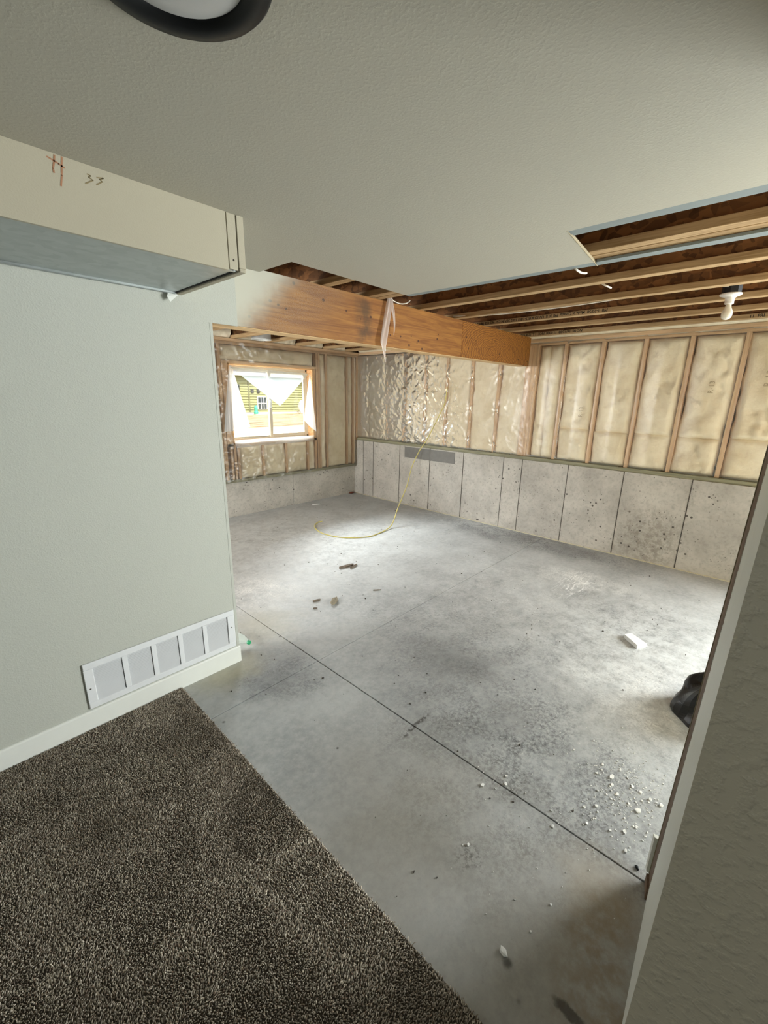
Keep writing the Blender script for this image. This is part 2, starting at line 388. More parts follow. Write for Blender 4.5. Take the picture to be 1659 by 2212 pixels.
def m_film(name, c, alpha, tl=.5):
    t = NT(name)
    tr = t.n('ShaderNodeBsdfTransparent'); df = t.n('ShaderNodeBsdfDiffuse'); df.inputs[0].default_value = c; tn = t.n('ShaderNodeBsdfTranslucent'); tn.inputs[0].default_value = c
    gl = t.n('ShaderNodeBsdfGlossy'); gl.inputs['Roughness'].default_value = .25
    a = t.n('ShaderNodeMixShader'); a.inputs[0].default_value = tl; t.L(df.outputs[0], a.inputs[1]); t.L(tn.outputs[0], a.inputs[2])
    b = t.n('ShaderNodeMixShader'); b.inputs[0].default_value = .06; t.L(a.outputs[0], b.inputs[1]); t.L(gl.outputs[0], b.inputs[2])
    d = t.n('ShaderNodeMixShader'); d.inputs[0].default_value = alpha; t.L(tr.outputs[0], d.inputs[1]); t.L(b.outputs[0], d.inputs[2])
    t.L(d.outputs[0], t.o.inputs[0]); t.t.nodes.remove(t.p)
    return t.m
FILM = m_film('milky_poly_film', (.44, .52, .58, 1), .50); FILMS = m_film('milky_side_film', (.84, .88, .92, 1), .80)
FILMP = m_film('pinkish_poly_shred', (.9, .82, .78, 1), .66, .4)
def m_glass(name='window_glass'):
    t = NT(name); tr = t.n('ShaderNodeBsdfTransparent'); tr.inputs[0].default_value = (.97, .98, .97, 1); gl = t.n('ShaderNodeBsdfGlossy'); gl.inputs['Roughness'].default_value = .02
    fr = t.n('ShaderNodeFresnel'); fr.inputs[0].default_value = 1.45
    m = t.n('ShaderNodeMixShader'); t.L(fr.outputs[0], m.inputs[0]); t.L(tr.outputs[0], m.inputs[1]); t.L(gl.outputs[0], m.inputs[2]); t.L(m.outputs[0], t.o.inputs[0]); t.t.nodes.remove(t.p)
    return t.m
GLASS = m_glass()
VINYL = plain('almond_vinyl', (206, 198, 178), .4, var=.02)
def m_galv():
    t = NT('galvanised_sheet')
    v = t.vor(28, None, 'F1', 'Color'); s = t.n('ShaderNodeSeparateColor'); t.L(v, s.inputs[0])
    st = t.noise(1, 4, .6, t.mapv((1.2, 14, 14)))
    col = t.mix(s.outputs[0], lin((164, 170, 170)), lin((176, 182, 182)))
    return t.done(col, t.ramp(st, .3, .7, .40, .48), t.bump(st, .02, .003), metal=.8)
GALV = m_galv()
INK = plain('black_ink', (22, 20, 18), .8)
FAINT = plain('faint_grey_ink', (178, 162, 134), .9)
MARK1 = plain('faded_red_marker', (164, 118, 88), .8, var=.1)
MARK2 = plain('faded_brown_pencil', (134, 120, 88), .8, var=.1)
WIRE = plain('white_cable_jacket', (226, 218, 204), .5)
ROPE = plain('yellow_air_hose', (206, 194, 108), .5, var=.08)
PORC = plain('white_porcelain', (232, 226, 220), .3, var=.02)
BULB = plain('frosted_bulb_glass', (236, 230, 214), .25, var=.01)
FOAM = plain('white_foam_offcut', (240, 241, 240), .7, var=.03)
CRUMB = plain('white_gypsum_crumbs', (232, 232, 228), .85, var=.05)
GRIT = plain('dark_grit', (74, 68, 62), .9, var=.2)
BAGM = plain('black_bag_plastic', (22, 22, 24), .38, var=.2, vs=9, bs=.3, bscale=40)
CARPETB = plain('carpet_backing', (78, 72, 62), .95, var=.1)
GREENC = plain('green_cap', (24, 150, 96), .4)
BOTTLE = m_film('clear_bottle_plastic', (.84, .95, .9, 1), .34, .5)
RED = plain('rusty_red_scrap', (110, 52, 36), .7, var=.2)

# ------------------------------------------------------------------ dimensions
ZC = 2.36           # ceiling underside
ZJ = 2.375          # joist underside
YL = 2.325          # finished face of the wall with the grille
XR = 5.11           # concrete face of the long wall
YB = 5.455          # concrete face of the window wall
XE = 0.765          # carpet edge

# ------------------------------------------------------------------ floor: four slab panels parted by saw cuts
floor = box('floor', JOINT, None, -3, 5.7, -3.4, 6.0, -.30, -.012, kind='structure')
gx, gy, g = 1.493, 1.952, .0028
for (x0, x1) in ((-3, gx-g), (gx+g, 5.7)):
    for (y0, y1) in ((-3.4, gy-g*.6), (gy+g*.6, 6.0)):
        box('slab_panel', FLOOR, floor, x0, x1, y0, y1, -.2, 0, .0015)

# ------------------------------------------------------------------ carpet
def carpet():
    r = root('carpet', (0, 0, 0), 'grey-brown cut pile carpet ending in a frayed edge at the concrete floor', 'carpet')
    box('backing', CARPETB, r, -2.5, XE-.004, -2.45, YL-.013, .0005, .006)
    t = NT('carpet_yarn'); at_ = t.n('ShaderNodeVertexColor', layer_name='yarn')
    big = t.ramp(t.noise(1.7, 4, .6), .35, .7)
    col = t.mix(t.math('MULTIPLY', big, .6), at_.outputs[0], lin((122, 110, 96)))
    yarn = t.done(col, .95, spec=.1)
    def tufts(x0, x1, y0, y1, d, h, edge=False):
        nx = int((x1-x0)/d); ny = int((y1-y0)/d)
        X, Y = np.meshgrid(np.arange(nx), np.arange(ny)); X = X.ravel(); Y = Y.ravel(); n = len(X)
        px = x0+(X+.5+rng.uniform(-.5, .5, n))*d; py = y0+(Y+.5+rng.uniform(-.5, .5, n))*d
        a = rng.uniform(0, 2*np.pi, n); w = d*rng.uniform(.33, .55, n)
        sw = fbm(px*5, py*5, 3)*2*np.pi*2
        tilt = rng.uniform(.1, .8, n)*h; ta = np.where(rng.random(n) < .55, sw, rng.uniform(0, 2*np.pi, n))
        hh = h*rng.uniform(.65, 1.1, n)
        base = np.stack([np.stack([px+w*np.cos(a+k*2.094), py+w*np.sin(a+k*2.094), np.full(n, .004)], 1) for k in range(3)], 1)
        mid = base.copy(); mid[:, :, 0] += (tilt*.35*np.cos(ta))[:, None]; mid[:, :, 1] += (tilt*.35*np.sin(ta))[:, None]; mid[:, :, 2] = (.004+hh*.62)[:, None]
        tip = np.stack([px+tilt*np.cos(ta), py+tilt*np.sin(ta), .004+hh], 1)[:, None, :]
        V = np.concatenate([base, mid, tip], 1)          # n,7,3
        q = np.array([[0, 1, 4, 3], [1, 2, 5, 4], [2, 0, 3, 5]]); tr = np.array([[3, 4, 6], [4, 5, 6], [5, 3, 6]])
        off = (np.arange(n)*7)[:, None, None]
        Q = (q[None]+off).reshape(-1, 4); T = (tr[None]+off).reshape(-1, 3)
        me = bpy.data.meshes.new('pile')
        nl = Q.size+T.size; npoly = len(Q)+len(T)
        me.vertices.add(n*7); me.vertices.foreach_set('co', V.reshape(-1))
        me.loops.add(nl); me.loops.foreach_set('vertex_index', np.concatenate([Q.ravel(), T.ravel()]).astype(np.int32))
        me.polygons.add(npoly)
        st = np.concatenate([np.arange(len(Q))*4, Q.size+np.arange(len(T))*3]).astype(np.int32); me.polygons.foreach_set('loop_start', st)
        me.polygons.foreach_set('use_smooth', np.ones(npoly, bool))
        me.update(calc_edges=True)
        pal = np.array([lin(c)[:3] for c in ((218, 208, 192), (190, 180, 164), (128, 118, 106), (244, 234, 218), (164, 146, 130))])
        c = pal[rng.choice(5, n, p=[.30, .28, .18, .14, .10])]*rng.uniform(.78, 1.08, (n, 1))
        ca = me.color_attributes.new('yarn', 'FLOAT_COLOR', 'POINT')
        cc = np.ones((n, 7, 4)); cc[:, :, :3] = c[:, None, :]
        ca.data.foreach_set('color', cc.reshape(-1))
        me.materials.append(yarn)
        o = bpy.data.objects.new('pile', me); COL.objects.link(o); o.parent = r; o['kind'] = 'stuff'; LOC[o.name] = np.zeros(3)
    tufts(-.32, XE, .16, YL-.014, .0047, .0105)
    tufts(-1.5, -.32, -.6, YL-.014, .014, .013)
    tufts(-.32, XE, -.6, .16, .014, .013)
    fr = MB()
    for y in np.arange(-.4, YL-.02, .011):                      # loose yarn ends along the cut edge
        if random.random() < .6:
            l = random.uniform(.004, .016); a = random.uniform(-.9, .9)
            p0 = np.array([XE-.004, y, .006]); p1 = p0+np.array([l*math.cos(a)*.6, l*math.sin(a), random.uniform(0, .006)]); p2 = p0+np.array([l*math.cos(a), l*math.sin(a)*1.4, -.004])
            fr.tube([p0, p1, p2], [.0011, .001, .0006], 4)
    fr.mk('frayed_edge', plain('pale_yarn_ends', (150, 140, 124), .95), r, kind='stuff')
carpet()

# ------------------------------------------------------------------ wall with the grille, baseboard
wl_ = MB().box(-2.6, 1.143, YL, YL+.115, 0, ZC+.012).box(1.143, 1.292, YL, YL+.0125, 2.056, ZC+.012)
wall_left = wl_.mk('wall_left', PAINT, None, kind='structure')
box('corner_bead', PAINT, wall_left, 1.128, 1.145, YL-.0012, YL+.1, .0, 2.056, .0008)
bb = MB()
prof = [(0, 0), (.0125, 0), (.0125, .104), (.009, .1115), (.004, .114), (0, .114)]
bb.add([(x, YL-d, z) for x in (-2.6, 1.146) for d, z in prof], [tuple(range(5, -1, -1)), tuple(range(6, 12))]+[(i, (i+1) % 6, 6+(i+1) % 6, 6+i) for i in range(6)])
bb.mk('baseboard_left', TRIMW, None, kind='structure')

def grille():
    x0, x1, z0, z1 = .315, 1.122, .120, .380; yf = YL-.009
    r = root('return_air_grille', ((x0+x1)/2, YL, z0), 'long white louvred return air grille low on the wall above the baseboard', 'vent')
    f = MB(); a = .036; xs = np.linspace(x0+.042, x1-.046, 6); bar = .0125
    f.box(x0, x1, yf, YL+.0, z1-a, z1, .003).box(x0, x1, yf, YL, z0, z0+a, .003).box(x0, xs[0]-0.0, yf, YL, z0+a, z1-a, .002).box(xs[-1], x1, yf, YL, z0+a, z1-a, .002)
    for x in xs[1:-1]: f.box(x-bar, x+bar, yf+.001, YL, z0+a, z1-a, .001)
    f.mk('frame', METALW, r)
    for i in range(5):
        xa = xs[i]+(bar if i else 0); xb = xs[i+1]-(bar if i < 4 else 0)-.0035; s = MB(); n = 21
        for k in range(n):
            z = z0+a+(k+.5)*(z1-z0-2*a)/n; h = .0062
            # a blade, folded down to the front
            s.add([(x, y, zz) for x in (xa, xb) for y, zz in ((yf+.001, z-h*.42), (yf+.0016, z-h*.50), (YL-.001, z+h*.25), (YL-.0015, z+h*.33))], [(0, 1, 2, 3), (7, 6, 5, 4), (0, 4, 5, 1), (1, 5, 6, 2), (2, 6, 7, 3), (3, 7, 4, 0)])
        s.mk('louvers', METALW, r, kind='stuff')
    box('backing', plain('duct_shade_sheet', (70, 72, 76), .8), r, x0+.03, x1-.03, YL-.0012, YL-.0004, z0+.03, z1-.03)  # dark sheet, painted as the shade behind the louvers
    for x, z in ((x0+.018, .235), (x1-.022, .262)):
        MB().lathe((x, yf+.0005, z), (0, -1, 0), [(.0045, 0), (.004, .0016), (.0, .002)], 10).mk('screw', plain('screw_head', (120, 118, 112), .4, .7), r)
grille()

# ------------------------------------------------------------------ ceiling board with its missing pieces
def ceiling():
    t0, t1 = ZC, ZC+.0127
    poly = [(-2.6, YL+.01), (1.452, YL+.01), (1.459, 2.035), (2.40, 2.055), (2.443, .853), (1.946, .804), (1.955, -3.3), (-2.6, -3.3)]
    poly = poly[::-1]
    def slab(p, za, zb):
        n = len(p); return [(x, y, za) for x, y in p]+[(x, y, zb) for x, y in p], [tuple(range(n-1, -1, -1)), tuple(range(n, 2*n))]+[(i, (i+1) % n, n+(i+1) % n, n+i) for i in range(n)]
    c = MB(); c.add(*slab(poly, t0, t1)); c = c.mk('ceiling', CEIL, None, kind='structure')
    MB().add(*slab([(2.40, 2.055), (2.443, .853), (2.503, .859), (2.452, 2.062)][::-1], t0+.0006, t1)).mk('bare_board_edge', PAPER, c)
    MB().add(*slab([(1.946, .804), (1.955, -3.3), (2.022, -3.3), (2.01, .80)][::-1], t0+.0006, t1)).mk('bare_board_edge', PAPER, c)
    MB().add(*slab([(2.446, .845), (2.458, -3.3), (2.523, -3.3), (2.505, .86)][::-1], t0+.0006, t1)).mk('bare_board_edge', PAPER, c)
    e = MB()                       # crumbled cut edge of the board along the notch
    for s in np.linspace(0, 1, 26):
        x = 1.946+(2.5-1.946)*s; y = .803+.056*s
        e.box(x-.011, x+.012, y-.0015, y+random.uniform(.0, .0025), t0-.0008, t1-.001)
    e.mk('torn_paper_edge', GYP, c, kind='stuff')
    box('subfloor', OSBD, c, -2.7, 5.7, -3.4, 6.0, 2.677, 2.70)
    return c
ceil = ceiling()

# ------------------------------------------------------------------ round ceiling light
def can_light():
    c = np.array([.400, .850, ZC]); r = root('ceiling_light', tuple(c), 'round recessed ceiling light with wide black trim ring, unlit', 'light')
    MB().lathe(c, (0, 0, -1), [(.158, 0), (.158, .004), (.152, .010), (.135, .0125), (.122, .010), (.116, .004), (.113, .002), (.113, 0)], 64).mk('trim_ring', BLACKM, r, smooth=True)
    MB().lathe(c, (0, 0, -1), [(.113, .0015), (.108, .004), (.07, .0055), (0, .006)], 48).mk('diffuser', DIFFUS, r, smooth=True)
can_light()

# ------------------------------------------------------------------ duct soffit
def soffit():
    yf, zb, xe = 1.700, 2.165, .998
    r = root('duct_soffit', (xe, yf, zb), 'boxed duct soffit with red marked drywall face and bare metal underside', 'soffit')
    box('front_panel', BARE, r, -2.6, .925, yf, yf+.0125, zb-.004, ZC, .001)
    box('end_strip', BARE, r, .9295, .9655, yf+.002, yf+.0125, zb+.002, ZC, .001)
    box('corner_bead', BARE, r, .9695, xe, yf, YL, zb+.012, ZC, .001)
    box('end_channel', BARE, r, .9715, xe, yf+.001, YL, zb-.002, zb+.012, .002)
    d = MB(); d.box(-2.6, .960, yf+.02, YL-.022, zb+.006, zb+.009)
    d.mk('duct_pan', GALV, r)
    MB().box(-2.6, .960, YL-.024, YL-.004, zb-.004, zb+.008, .002).box(-2.6, .960, yf+.0127, yf+.026, zb-.002, zb+.006, .002).mk('pan_seam', GALV, r)
    box('gap_shade', DARK, r, .961, .9712, yf+.015, YL-.002, zb+.004, ZC)  # dark strip standing for the shade in the end gap
    MB().lathe((.948, yf+.002, zb+.035), (0, -1, 0), [(.004, 0), (.003, .0015), (0, .002)], 8).mk('screw', plain('dark_screw', (60, 56, 50), .5, .6), r)
    MB().lathe((.944, yf+.006, zb+.002), (0, 0, -1), [(.004, 0), (.003, .003), (0, .0035)], 8).mk('screw', plain('dark_screw', (60, 56, 50), .5, .6), r)
    # torn corner of tape hanging from the back edge
    P = [at(*p, Y=y) for p, y in (((364, 625), 2.318), ((386, 636), 2.316), ((368, 652), 2.298), ((361, 640), 2.30))]
    V = [p for p in P]+[p+np.array([0, .001, 0]) for p in P]
    mk('torn_tape', V, [(3, 2, 1, 0), (4, 5, 6, 7), (0, 1, 5, 4), (1, 2, 6, 5), (2, 3, 7, 6), (3, 0, 4, 7)], TRIMW, r)
    # hand-drawn marks: the hash sign and 33
    def stroke(name, pts, w, m):
        Q = [at(x, y, Y=yf-.0006) for x, y in pts]; mb = MB()
        for a, b in zip(Q[:-1], Q[1:]):
            t = (b-a)/np.linalg.norm(b-a); n = np.array([-t[2], 0, t[0]])*w
            a2 = a-t*w*.4; b2 = b+t*w*.4
            mb.add([a2-n, b2-n, b2+n, a2+n], [(0, 1, 2, 3)])
        return mb
    def marks(name, lst, w, m):
        mb = MB()
        for k, pts in enumerate(lst):
            q = stroke(name, pts, w, m); mb.add(np.concatenate(q.v), q.f)
        mb.mk(name, m, r)
    z = lambda X, Y: (80+X/9.217, 320+Y/9.217)
    marks('hash_mark', [[z(195, 165), z(330, 245), z(430, 310), z(545, 395)], [z(345, 135), z(340, 260), z(322, 400), z(338, 485)], [z(495, 175), z(492, 370), z(495, 540), z(480, 750)]], .0022, MARK1)
    marks('number_mark', [[z(1000, 515), z(1065, 550), z(1030, 580), z(1115, 640), z(965, 705)], [z(1190, 585), z(1320, 600), z(1250, 625), z(1300, 670), z(1185, 730)]], .0017, MARK2)
soffit()

# ------------------------------------------------------------------ beam and joists
def beam():
    r = root('support_beam', (3.05, 2.4, 2.056), 'orange laminated timber beam, partly spray painted, carrying the joists', 'beam')
    for a, b in ((1.10, 3.5515), (3.5545, 4.995)):
        box('beam_face', BEAM, r, a, b, 2.3385, 2.383, 2.060, ZJ-.001, .0012)
    for k in (1, 2):
        box('beam_ply', BEAMU, r, 1.10, 4.99, 2.3385+.0446*k, 2.3825+.0446*k, 2.0595, ZJ-.001, .001)
    box('beam_underside', BEAMU, r, 1.147, 4.97, 2.345, 2.466, 2.056, 2.0592)
beam()

def text(name, body, m, mat4, size, parent, ext=.0003):
    c = bpy.data.curves.new(name, 'FONT'); c.body = body; c.size = size; c.extrude = ext; c.materials.append(m); c.resolution_u = 2
    c.offset = .0006 if m is INK else 0.0
    tmp = bpy.data.objects.new('tmp_text', c); COL.objects.link(tmp); dg = bpy.context.evaluated_depsgraph_get()
    me = bpy.data.meshes.new_from_object(tmp.evaluated_get(dg)); bpy.data.objects.remove(tmp); bpy.data.curves.remove(c)
    o = bpy.data.objects.new(name, me); COL.objects.link(o); o.parent = parent
    mm = mat4.copy(); mm.translation = mm.translation-Vector(LOC[parent.name]); o.matrix_local = mm; o['kind'] = 'stuff'; LOC[o.name] = LOC[parent.name]
    return o
def tmat(loc, xd, yd):
    xd = Vector(xd); yd = Vector(yd); zd = xd.cross(yd)
    return Matrix(((xd.x, yd.x, zd.x, loc[0]), (xd.y, yd.y, zd.y, loc[1]), (xd.z, yd.z, zd.z, loc[2]), (0, 0, 0, 1)))
def joists():
    xs = [(4.93, 'wooden I-joist closest to the long insulated wall, date code printed on its flange'),
          (4.46, 'wooden I-joist second from the long insulated wall, plain flange'),
          (3.95, 'wooden I-joist third from the long insulated wall, Made in Canada printed upside down'),
          (3.455, 'wooden I-joist fourth from the long insulated wall, cable stapled beneath it'),
          (2.94, 'wooden I-joist next to the loose ceiling board edge, first one fully bare'),
          (2.421, 'wooden I-joist of the doubled pair, the one touching the loose board strip'),
          (2.349, 'wooden I-joist of the doubled pair, the one farther from the insulated wall'),
          (1.94, 'wooden I-joist crossing the middle of the narrow ceiling gap above the beam'),
          (1.43, 'wooden I-joist at the painted end of the narrow ceiling gap')]
    y0, y1 = -3.25, 5.60; first = None
    for x, lab in xs:
        r = root('floor_joist', (x, 1.2, ZJ), lab, 'joist', 'I-joists under the floor above')
        if first is None:
            parts = [box('bottom_flange', FLANGE, r, x-.0317, x+.0317, y0, y1, ZJ, ZJ+.0375, .002),
                     box('web', OSB, r, x-.0048, x+.0048, y0, y1, ZJ+.0375, 2.640),
                     box('top_flange', FLANGE, r, x-.0317, x+.0317, y0, y1, 2.640, 2.677, .002)]
            first = r
        else:
            for p in parts: c = p.copy(); c.parent = r; COL.objects.link(c); LOC[c.name] = LOC[r.name]
        if abs(x-3.95) < .01:
            text('printed_text', 'PRI  1-20/50  Made in Canada  PRI 20 II  UV-IO R35 7-1/8 II 1602 307 JN CS1 982 CSE 9801-N-033', INK, tmat((x-.0322, 1.215, ZJ+.030), (0, 1, 0), (0, 0, -1)), .0315, r)
        if abs(x-4.93) < .01:
            text('printed_text', 'NC 90  16/12/08  11 0000  NCE  1-L 12 II 3-N', INK, tmat((x-.0322, 1.74, ZJ+.032), (0, 1, 0), (0, 0, -1)), .036, r)
            text('printed_text', '11  PRI', INK, tmat((x-.0322, .27, ZJ+.006), (0, -1, 0), (0, 0, 1)), .034, r).location.y += .12
            text('printed_text', 'N 11 CAL  BREN 9801  PRI 20  90 16/12', INK, tmat((x-.0322, 4.12, ZJ+.031), (0, 1, 0), (0, 0, -1)), .034, r)
joists()

# ------------------------------------------------------------------ insulation helper
def batt(parent, u0, u1, z0, z1, plane, axis, seed, bulge=.022, edge=.035, lumpy=1.0, name='insulation_batt'):
    """a soft slab between two studs: u runs along the wall, plane is the stud face, the bulge comes towards the room"""
    nu = max(6, int((u1-u0)/.022)); nz = max(5, int((z1-z0)/.028))
    U, Z = np.meshgrid(np.linspace(0, 1, nu), np.linspace(0, 1, nz), indexing='ij')
    uu = u0+(u1-u0)*U; zz = z0+(z1-z0)*Z
    e = np.minimum(np.minimum(U, 1-U)*(u1-u0), np.minimum(Z, 1-Z)*(z1-z0)*1.6)
    wig = .012+.020*fbm(zz*6+seed*3.1, uu*2, seed)
    dome = np.clip(e/(.05+wig), 0, 1); dome = dome*(2-dome)
    lump = (fbm(uu*5+zz*2.2, zz*5-uu*1.5, seed+5)-.47)*.085*lumpy+(fbm(uu*22, zz*22, seed+9, 3)-.45)*.020*lumpy
    cr = np.abs(fbm(uu*4+zz*2.5, zz*4-uu*2, seed+21, 3)-.47); crease = -.030*lumpy*np.exp(-(cr/.018)**2)
    d = -edge+dome*(edge+bulge)+lump*dome+crease*dome
    uu = uu+(fbm(zz*5, zz*0+seed, seed+31)-.40)*.05*(np.abs(U-.5)*2)**3
    A = (plane-d) if axis == 'X' else (plane-d)
    back = plane+.085
    P = np.stack([A, uu, zz], -1) if axis == 'X' else np.stack([uu, A, zz], -1)
    mb = MB().grid(P)
    n, m = P.shape[:2]; idx = np.arange(n*m).reshape(n, m)
    loop = np.concatenate([idx[0, :], idx[1:, -1], idx[-1, -2::-1], idx[-2:0:-1, 0]])
    bv = P.reshape(-1, 3)[loop].copy(); bv[:, 0 if axis == 'X' else 1] = back
    k = len(loop); mb.v.append(bv); b0 = mb.n; mb.n += k
    mb.f += [[int(loop[i]), int(loop[(i+1) % k]), b0+(i+1) % k, b0+i] for i in range(k)]+[[b0+i for i in range(k)]]
    return mb.mk(name, BATT, parent, smooth=True)
def fluff(parent, u0, u1, z0, z1, plane, axis, seed, depth=.06, name='rim_insulation'):
    nu = max(6, int((u1-u0)/.018)); nz = max(5, int((z1-z0)/.016))
    U, Z = np.meshgrid(np.linspace(0, 1, nu), np.linspace(0, 1, nz), indexing='ij')
    uu = u0+(u1-u0)*U; zz = z0+(z1-z0)*Z
    d = np.sin(np.pi*Z)**.6*depth*(.5+fbm(uu*9, zz*9, seed))+(fbm(uu*30, zz*30, seed+3, 3)-.45)*.03
    P = np.stack([plane-d, uu, zz], -1) if axis == 'X' else np.stack([uu, plane-d, zz], -1)
    return MB().grid(P).mk(name, BATT, parent, smooth=True)

# ------------------------------------------------------------------ long insulated wall
SF = 5.160                       # stud face
ZS = .985; ZT = 2.300
def wall_right():
    w = box('wall_right', JOINT, None, XR+.012, XR+.22, -1.30, 6.0, -.2, .944, kind='structure')
    MB().box(XR+.16, XR+.24, -1.30, 6.0, .90, 2.70).box(XR, XR+.24, -3.4, -3.24, -.2, 2.70).mk('sheathing', OSB, w)
    ys = [5.47, 5.232, 4.994, 4.402, 3.803, 3.215, 2.599, 2.341, 1.767, 1.171, .555, -.05, -.65, -1.30]
    for i, (a, b) in enumerate(zip(ys[:-1], ys[1:])):
        dx = random.uniform(-.0022, .0022)
        box('concrete_panel', CONC, w, XR+dx, XR+.15, b+.0032, a-.0032, -.05, .945, .0025)
    t = MB()
    for y in ys[1:-1]: t.box(XR-.0035, XR+.01, y-.0016, y+.0016, 0.0, .945)
    t.mk('form_fin', plain('form_seam', (92, 88, 82), .9), w, kind='stuff')
    box('joint_filler', plain('pale_joint_filler', (206, 200, 176), .9), w, XR-.022, XR+.004, -1.3, 5.45, -.01, .004, .001)
    box('mortar_patch', PATCH, w, XR-.004, XR+.01, 3.36, 4.30, .765, .93, .002)
    box('sill_plate', TREATED, w, XR+.014, XR+.15, -1.30, 5.44, .945, .985, .002)
    box('top_plate', PLATE, w, SF, SF+.09, -1.30, 5.50, ZT, ZT+.038, .002)
    box('top_plate', PLATE, w, SF, SF+.09, -1.30, 5.50, ZT+.038, ZT+.075, .002)
    box('rim_board', OSB, w, XR+.14, XR+.155, -3.3, 5.60, ZT+.075, 2.677)
    st = [5.40, 5.145, 4.745, 4.383, 3.985, 3.605, 3.195, 2.795]
    pack = [2.432, 2.393, 2.354, 2.315]
    st2 = [1.985, 1.588, 1.185, .793, .382, -.02, -.42, -.82, -1.26]
    proto = box('stud', STUD, w, SF, SF+.089, -.019, .019, ZS, ZT, .002)
    al = st+pack+st2
    proto.location.y = al[0]
    for y in al[1:]:
        copy_to(proto, w, (0, y-al[0], 0))
    # bays
    k = 0
    for a, b in list(zip(st[:-1], st[1:]))+[(st[-1], pack[0])]:
        k += 1
        batt(w, b+.021, a-.021, ZS+.004, ZT-.006, SF, 'X', k*7, -.020, .03, .25)
    seq = [pack[-1]]+st2
    for i, (a, b) in enumerate(zip(seq[:-1], seq[1:])):
        zj = [1.02, 1.36, 1.345, 1.35, 1.345, 1.36, 1.35, 1.34, 1.36][i]
        k += 1
        if i == 0:
            batt(w, b+.021, b+.18, ZS+.004, ZT-.004, SF, 'X', 211, .012, .05)
            batt(w, b+.172, a-.021, ZS+.004, ZT-.004, SF, 'X', 213, .006, .06)
        else:
            batt(w, b+.021, a-.021, zj-.008, ZT-.004, SF, 'X', k*7, .018, .05)
            batt(w, b+.021, a-.021, ZS+.004, zj+.012, SF, 'X', k*7+3, .022, .05)
    fluff(w, -1.3, 5.4, ZT+.070, 2.47, SF+.03, 'X', 77, .07)
    # faint grey size stamps on the wool, turned upright
    for y, z, s in ((1.70, 1.50, .060), (.55, 1.77, .060), (.02+.13, 1.83, .075)):
        text('size_stamp', 'R-13', FAINT, tmat((SF-.034, y, z), (0, 0, 1), (0, 1, 0)), s, w, .0005)
    return w
wr = wall_right()

# ------------------------------------------------------------------ window wall
WF = 5.42; WX0, WX1, WZ0, WZ1 = 2.826, 4.200, 1.030, 2.070
ZS2 = .535
def wall_back():
    w = box('wall_back', JOINT, None, -2.6, XR+.02, YB+.012, YB+.24, -.2, .492, kind='structure')
    xs = [-2.6, 1.35, 2.57, 3.793, 5.112]
    for a, b in zip(xs[:-1], xs[1:]):
        dy = random.uniform(-.002, .002)
        box('concrete_panel', CONC, w, a+.002, b-.002, YB+dy, YB+.18, -.05, .495, .0025)
    box('sill_plate', TREATEDX, w, -2.6, XR+.02, WF-.004, WF+.14, .495, .535, .002)
    box('top_plate', PLATEX, w, -2.6, 5.16, WF, WF+.09, ZT, ZT+.038, .002)
    box('top_plate', PLATEX, w, -2.6, 5.16, WF, WF+.09, ZT+.038, ZT+.075, .002)
    proto = None
    for x in (1.10, 1.50, 1.90, 2.30, 2.715, 4.285, 4.325, 4.470, 4.905, 5.045, 5.135):
        if proto is None: proto = box('stud', STUD, w, x-.019, x+.019, WF, WF+.089, ZS2, ZT, .002); x0 = x
        else: copy_to(proto, w, (x-x0, 0, 0))
    for x in (2.795, 2.845, 2.895, 3.275, 3.67, 4.075, 4.235):
        box('cripple_stud', STUD, w, x-.017, x+.017, WF, WF+.089, ZS2, WZ0-.036, .002)
    box('header', PLATEX, w, WX0-.09, WX1+.066, WF, WF+.089, WZ1, WZ1+.036, .002)
    box('rough_sill', PLATEX, w, WX0-.09, WX1+.066, WF, WF+.089, WZ0-.036, WZ0, .002)
    box('jack_stud', STUD, w, WX0-.085, WX0-.001, WF, WF+.089, WZ0-.036, WZ1, .002)
    box('jack_stud', STUD, w, WX1+.001, WX1+.05, WF, WF+.089, WZ0-.036, WZ1, .002)
    MB().box(-2.6, WX0-.004, WF+.10, YB+.20, .5, 2.7).box(WX1+.004, XR+.2, WF+.10, YB+.20, .5, 2.7).box(WX0-.004, WX1+.004, WF+.10, YB+.20, .5, WZ0-.004).box(WX0-.004, WX1+.004, WF+.10, YB+.20, WZ1+.004, 2.7).mk('sheathing', OSB, w)
    batt(w, WX0-.09, WX1+.03, WZ1+.035, ZT-.004, WF, 'Y', 31, .005, .04, .5)
    for i, (a, b) in enumerate(((1.12, 1.48), (1.52, 1.88), (1.92, 2.28), (2.32, 2.695), (4.345, 4.45), (4.49, 4.885), (4.925, 5.025), (5.06, 5.12))):
        batt(w, a, b, ZS2+.004, ZT-.004, WF, 'Y', 41+i*5, .004, .03, .5)
    for i, (a, b) in enumerate(((2.915, 3.255), (3.295, 3.65), (3.69, 4.055), (4.095, 4.215))):
        batt(w, a, b, ZS2+.004, WZ0-.038, WF, 'Y', 91+i*5, .004, .03, .5)
    for i, (a, b) in enumerate(((1.97, 2.31), (2.46, 2.90), (2.98, 3.41), (3.49, 3.91), (3.99, 4.42), (4.50, 4.89))):
        fluff(w, a, b, ZT+.072, 2.60, WF+.05, 'Y', 131+i*3, .06)
    return w
wb = wall_back()

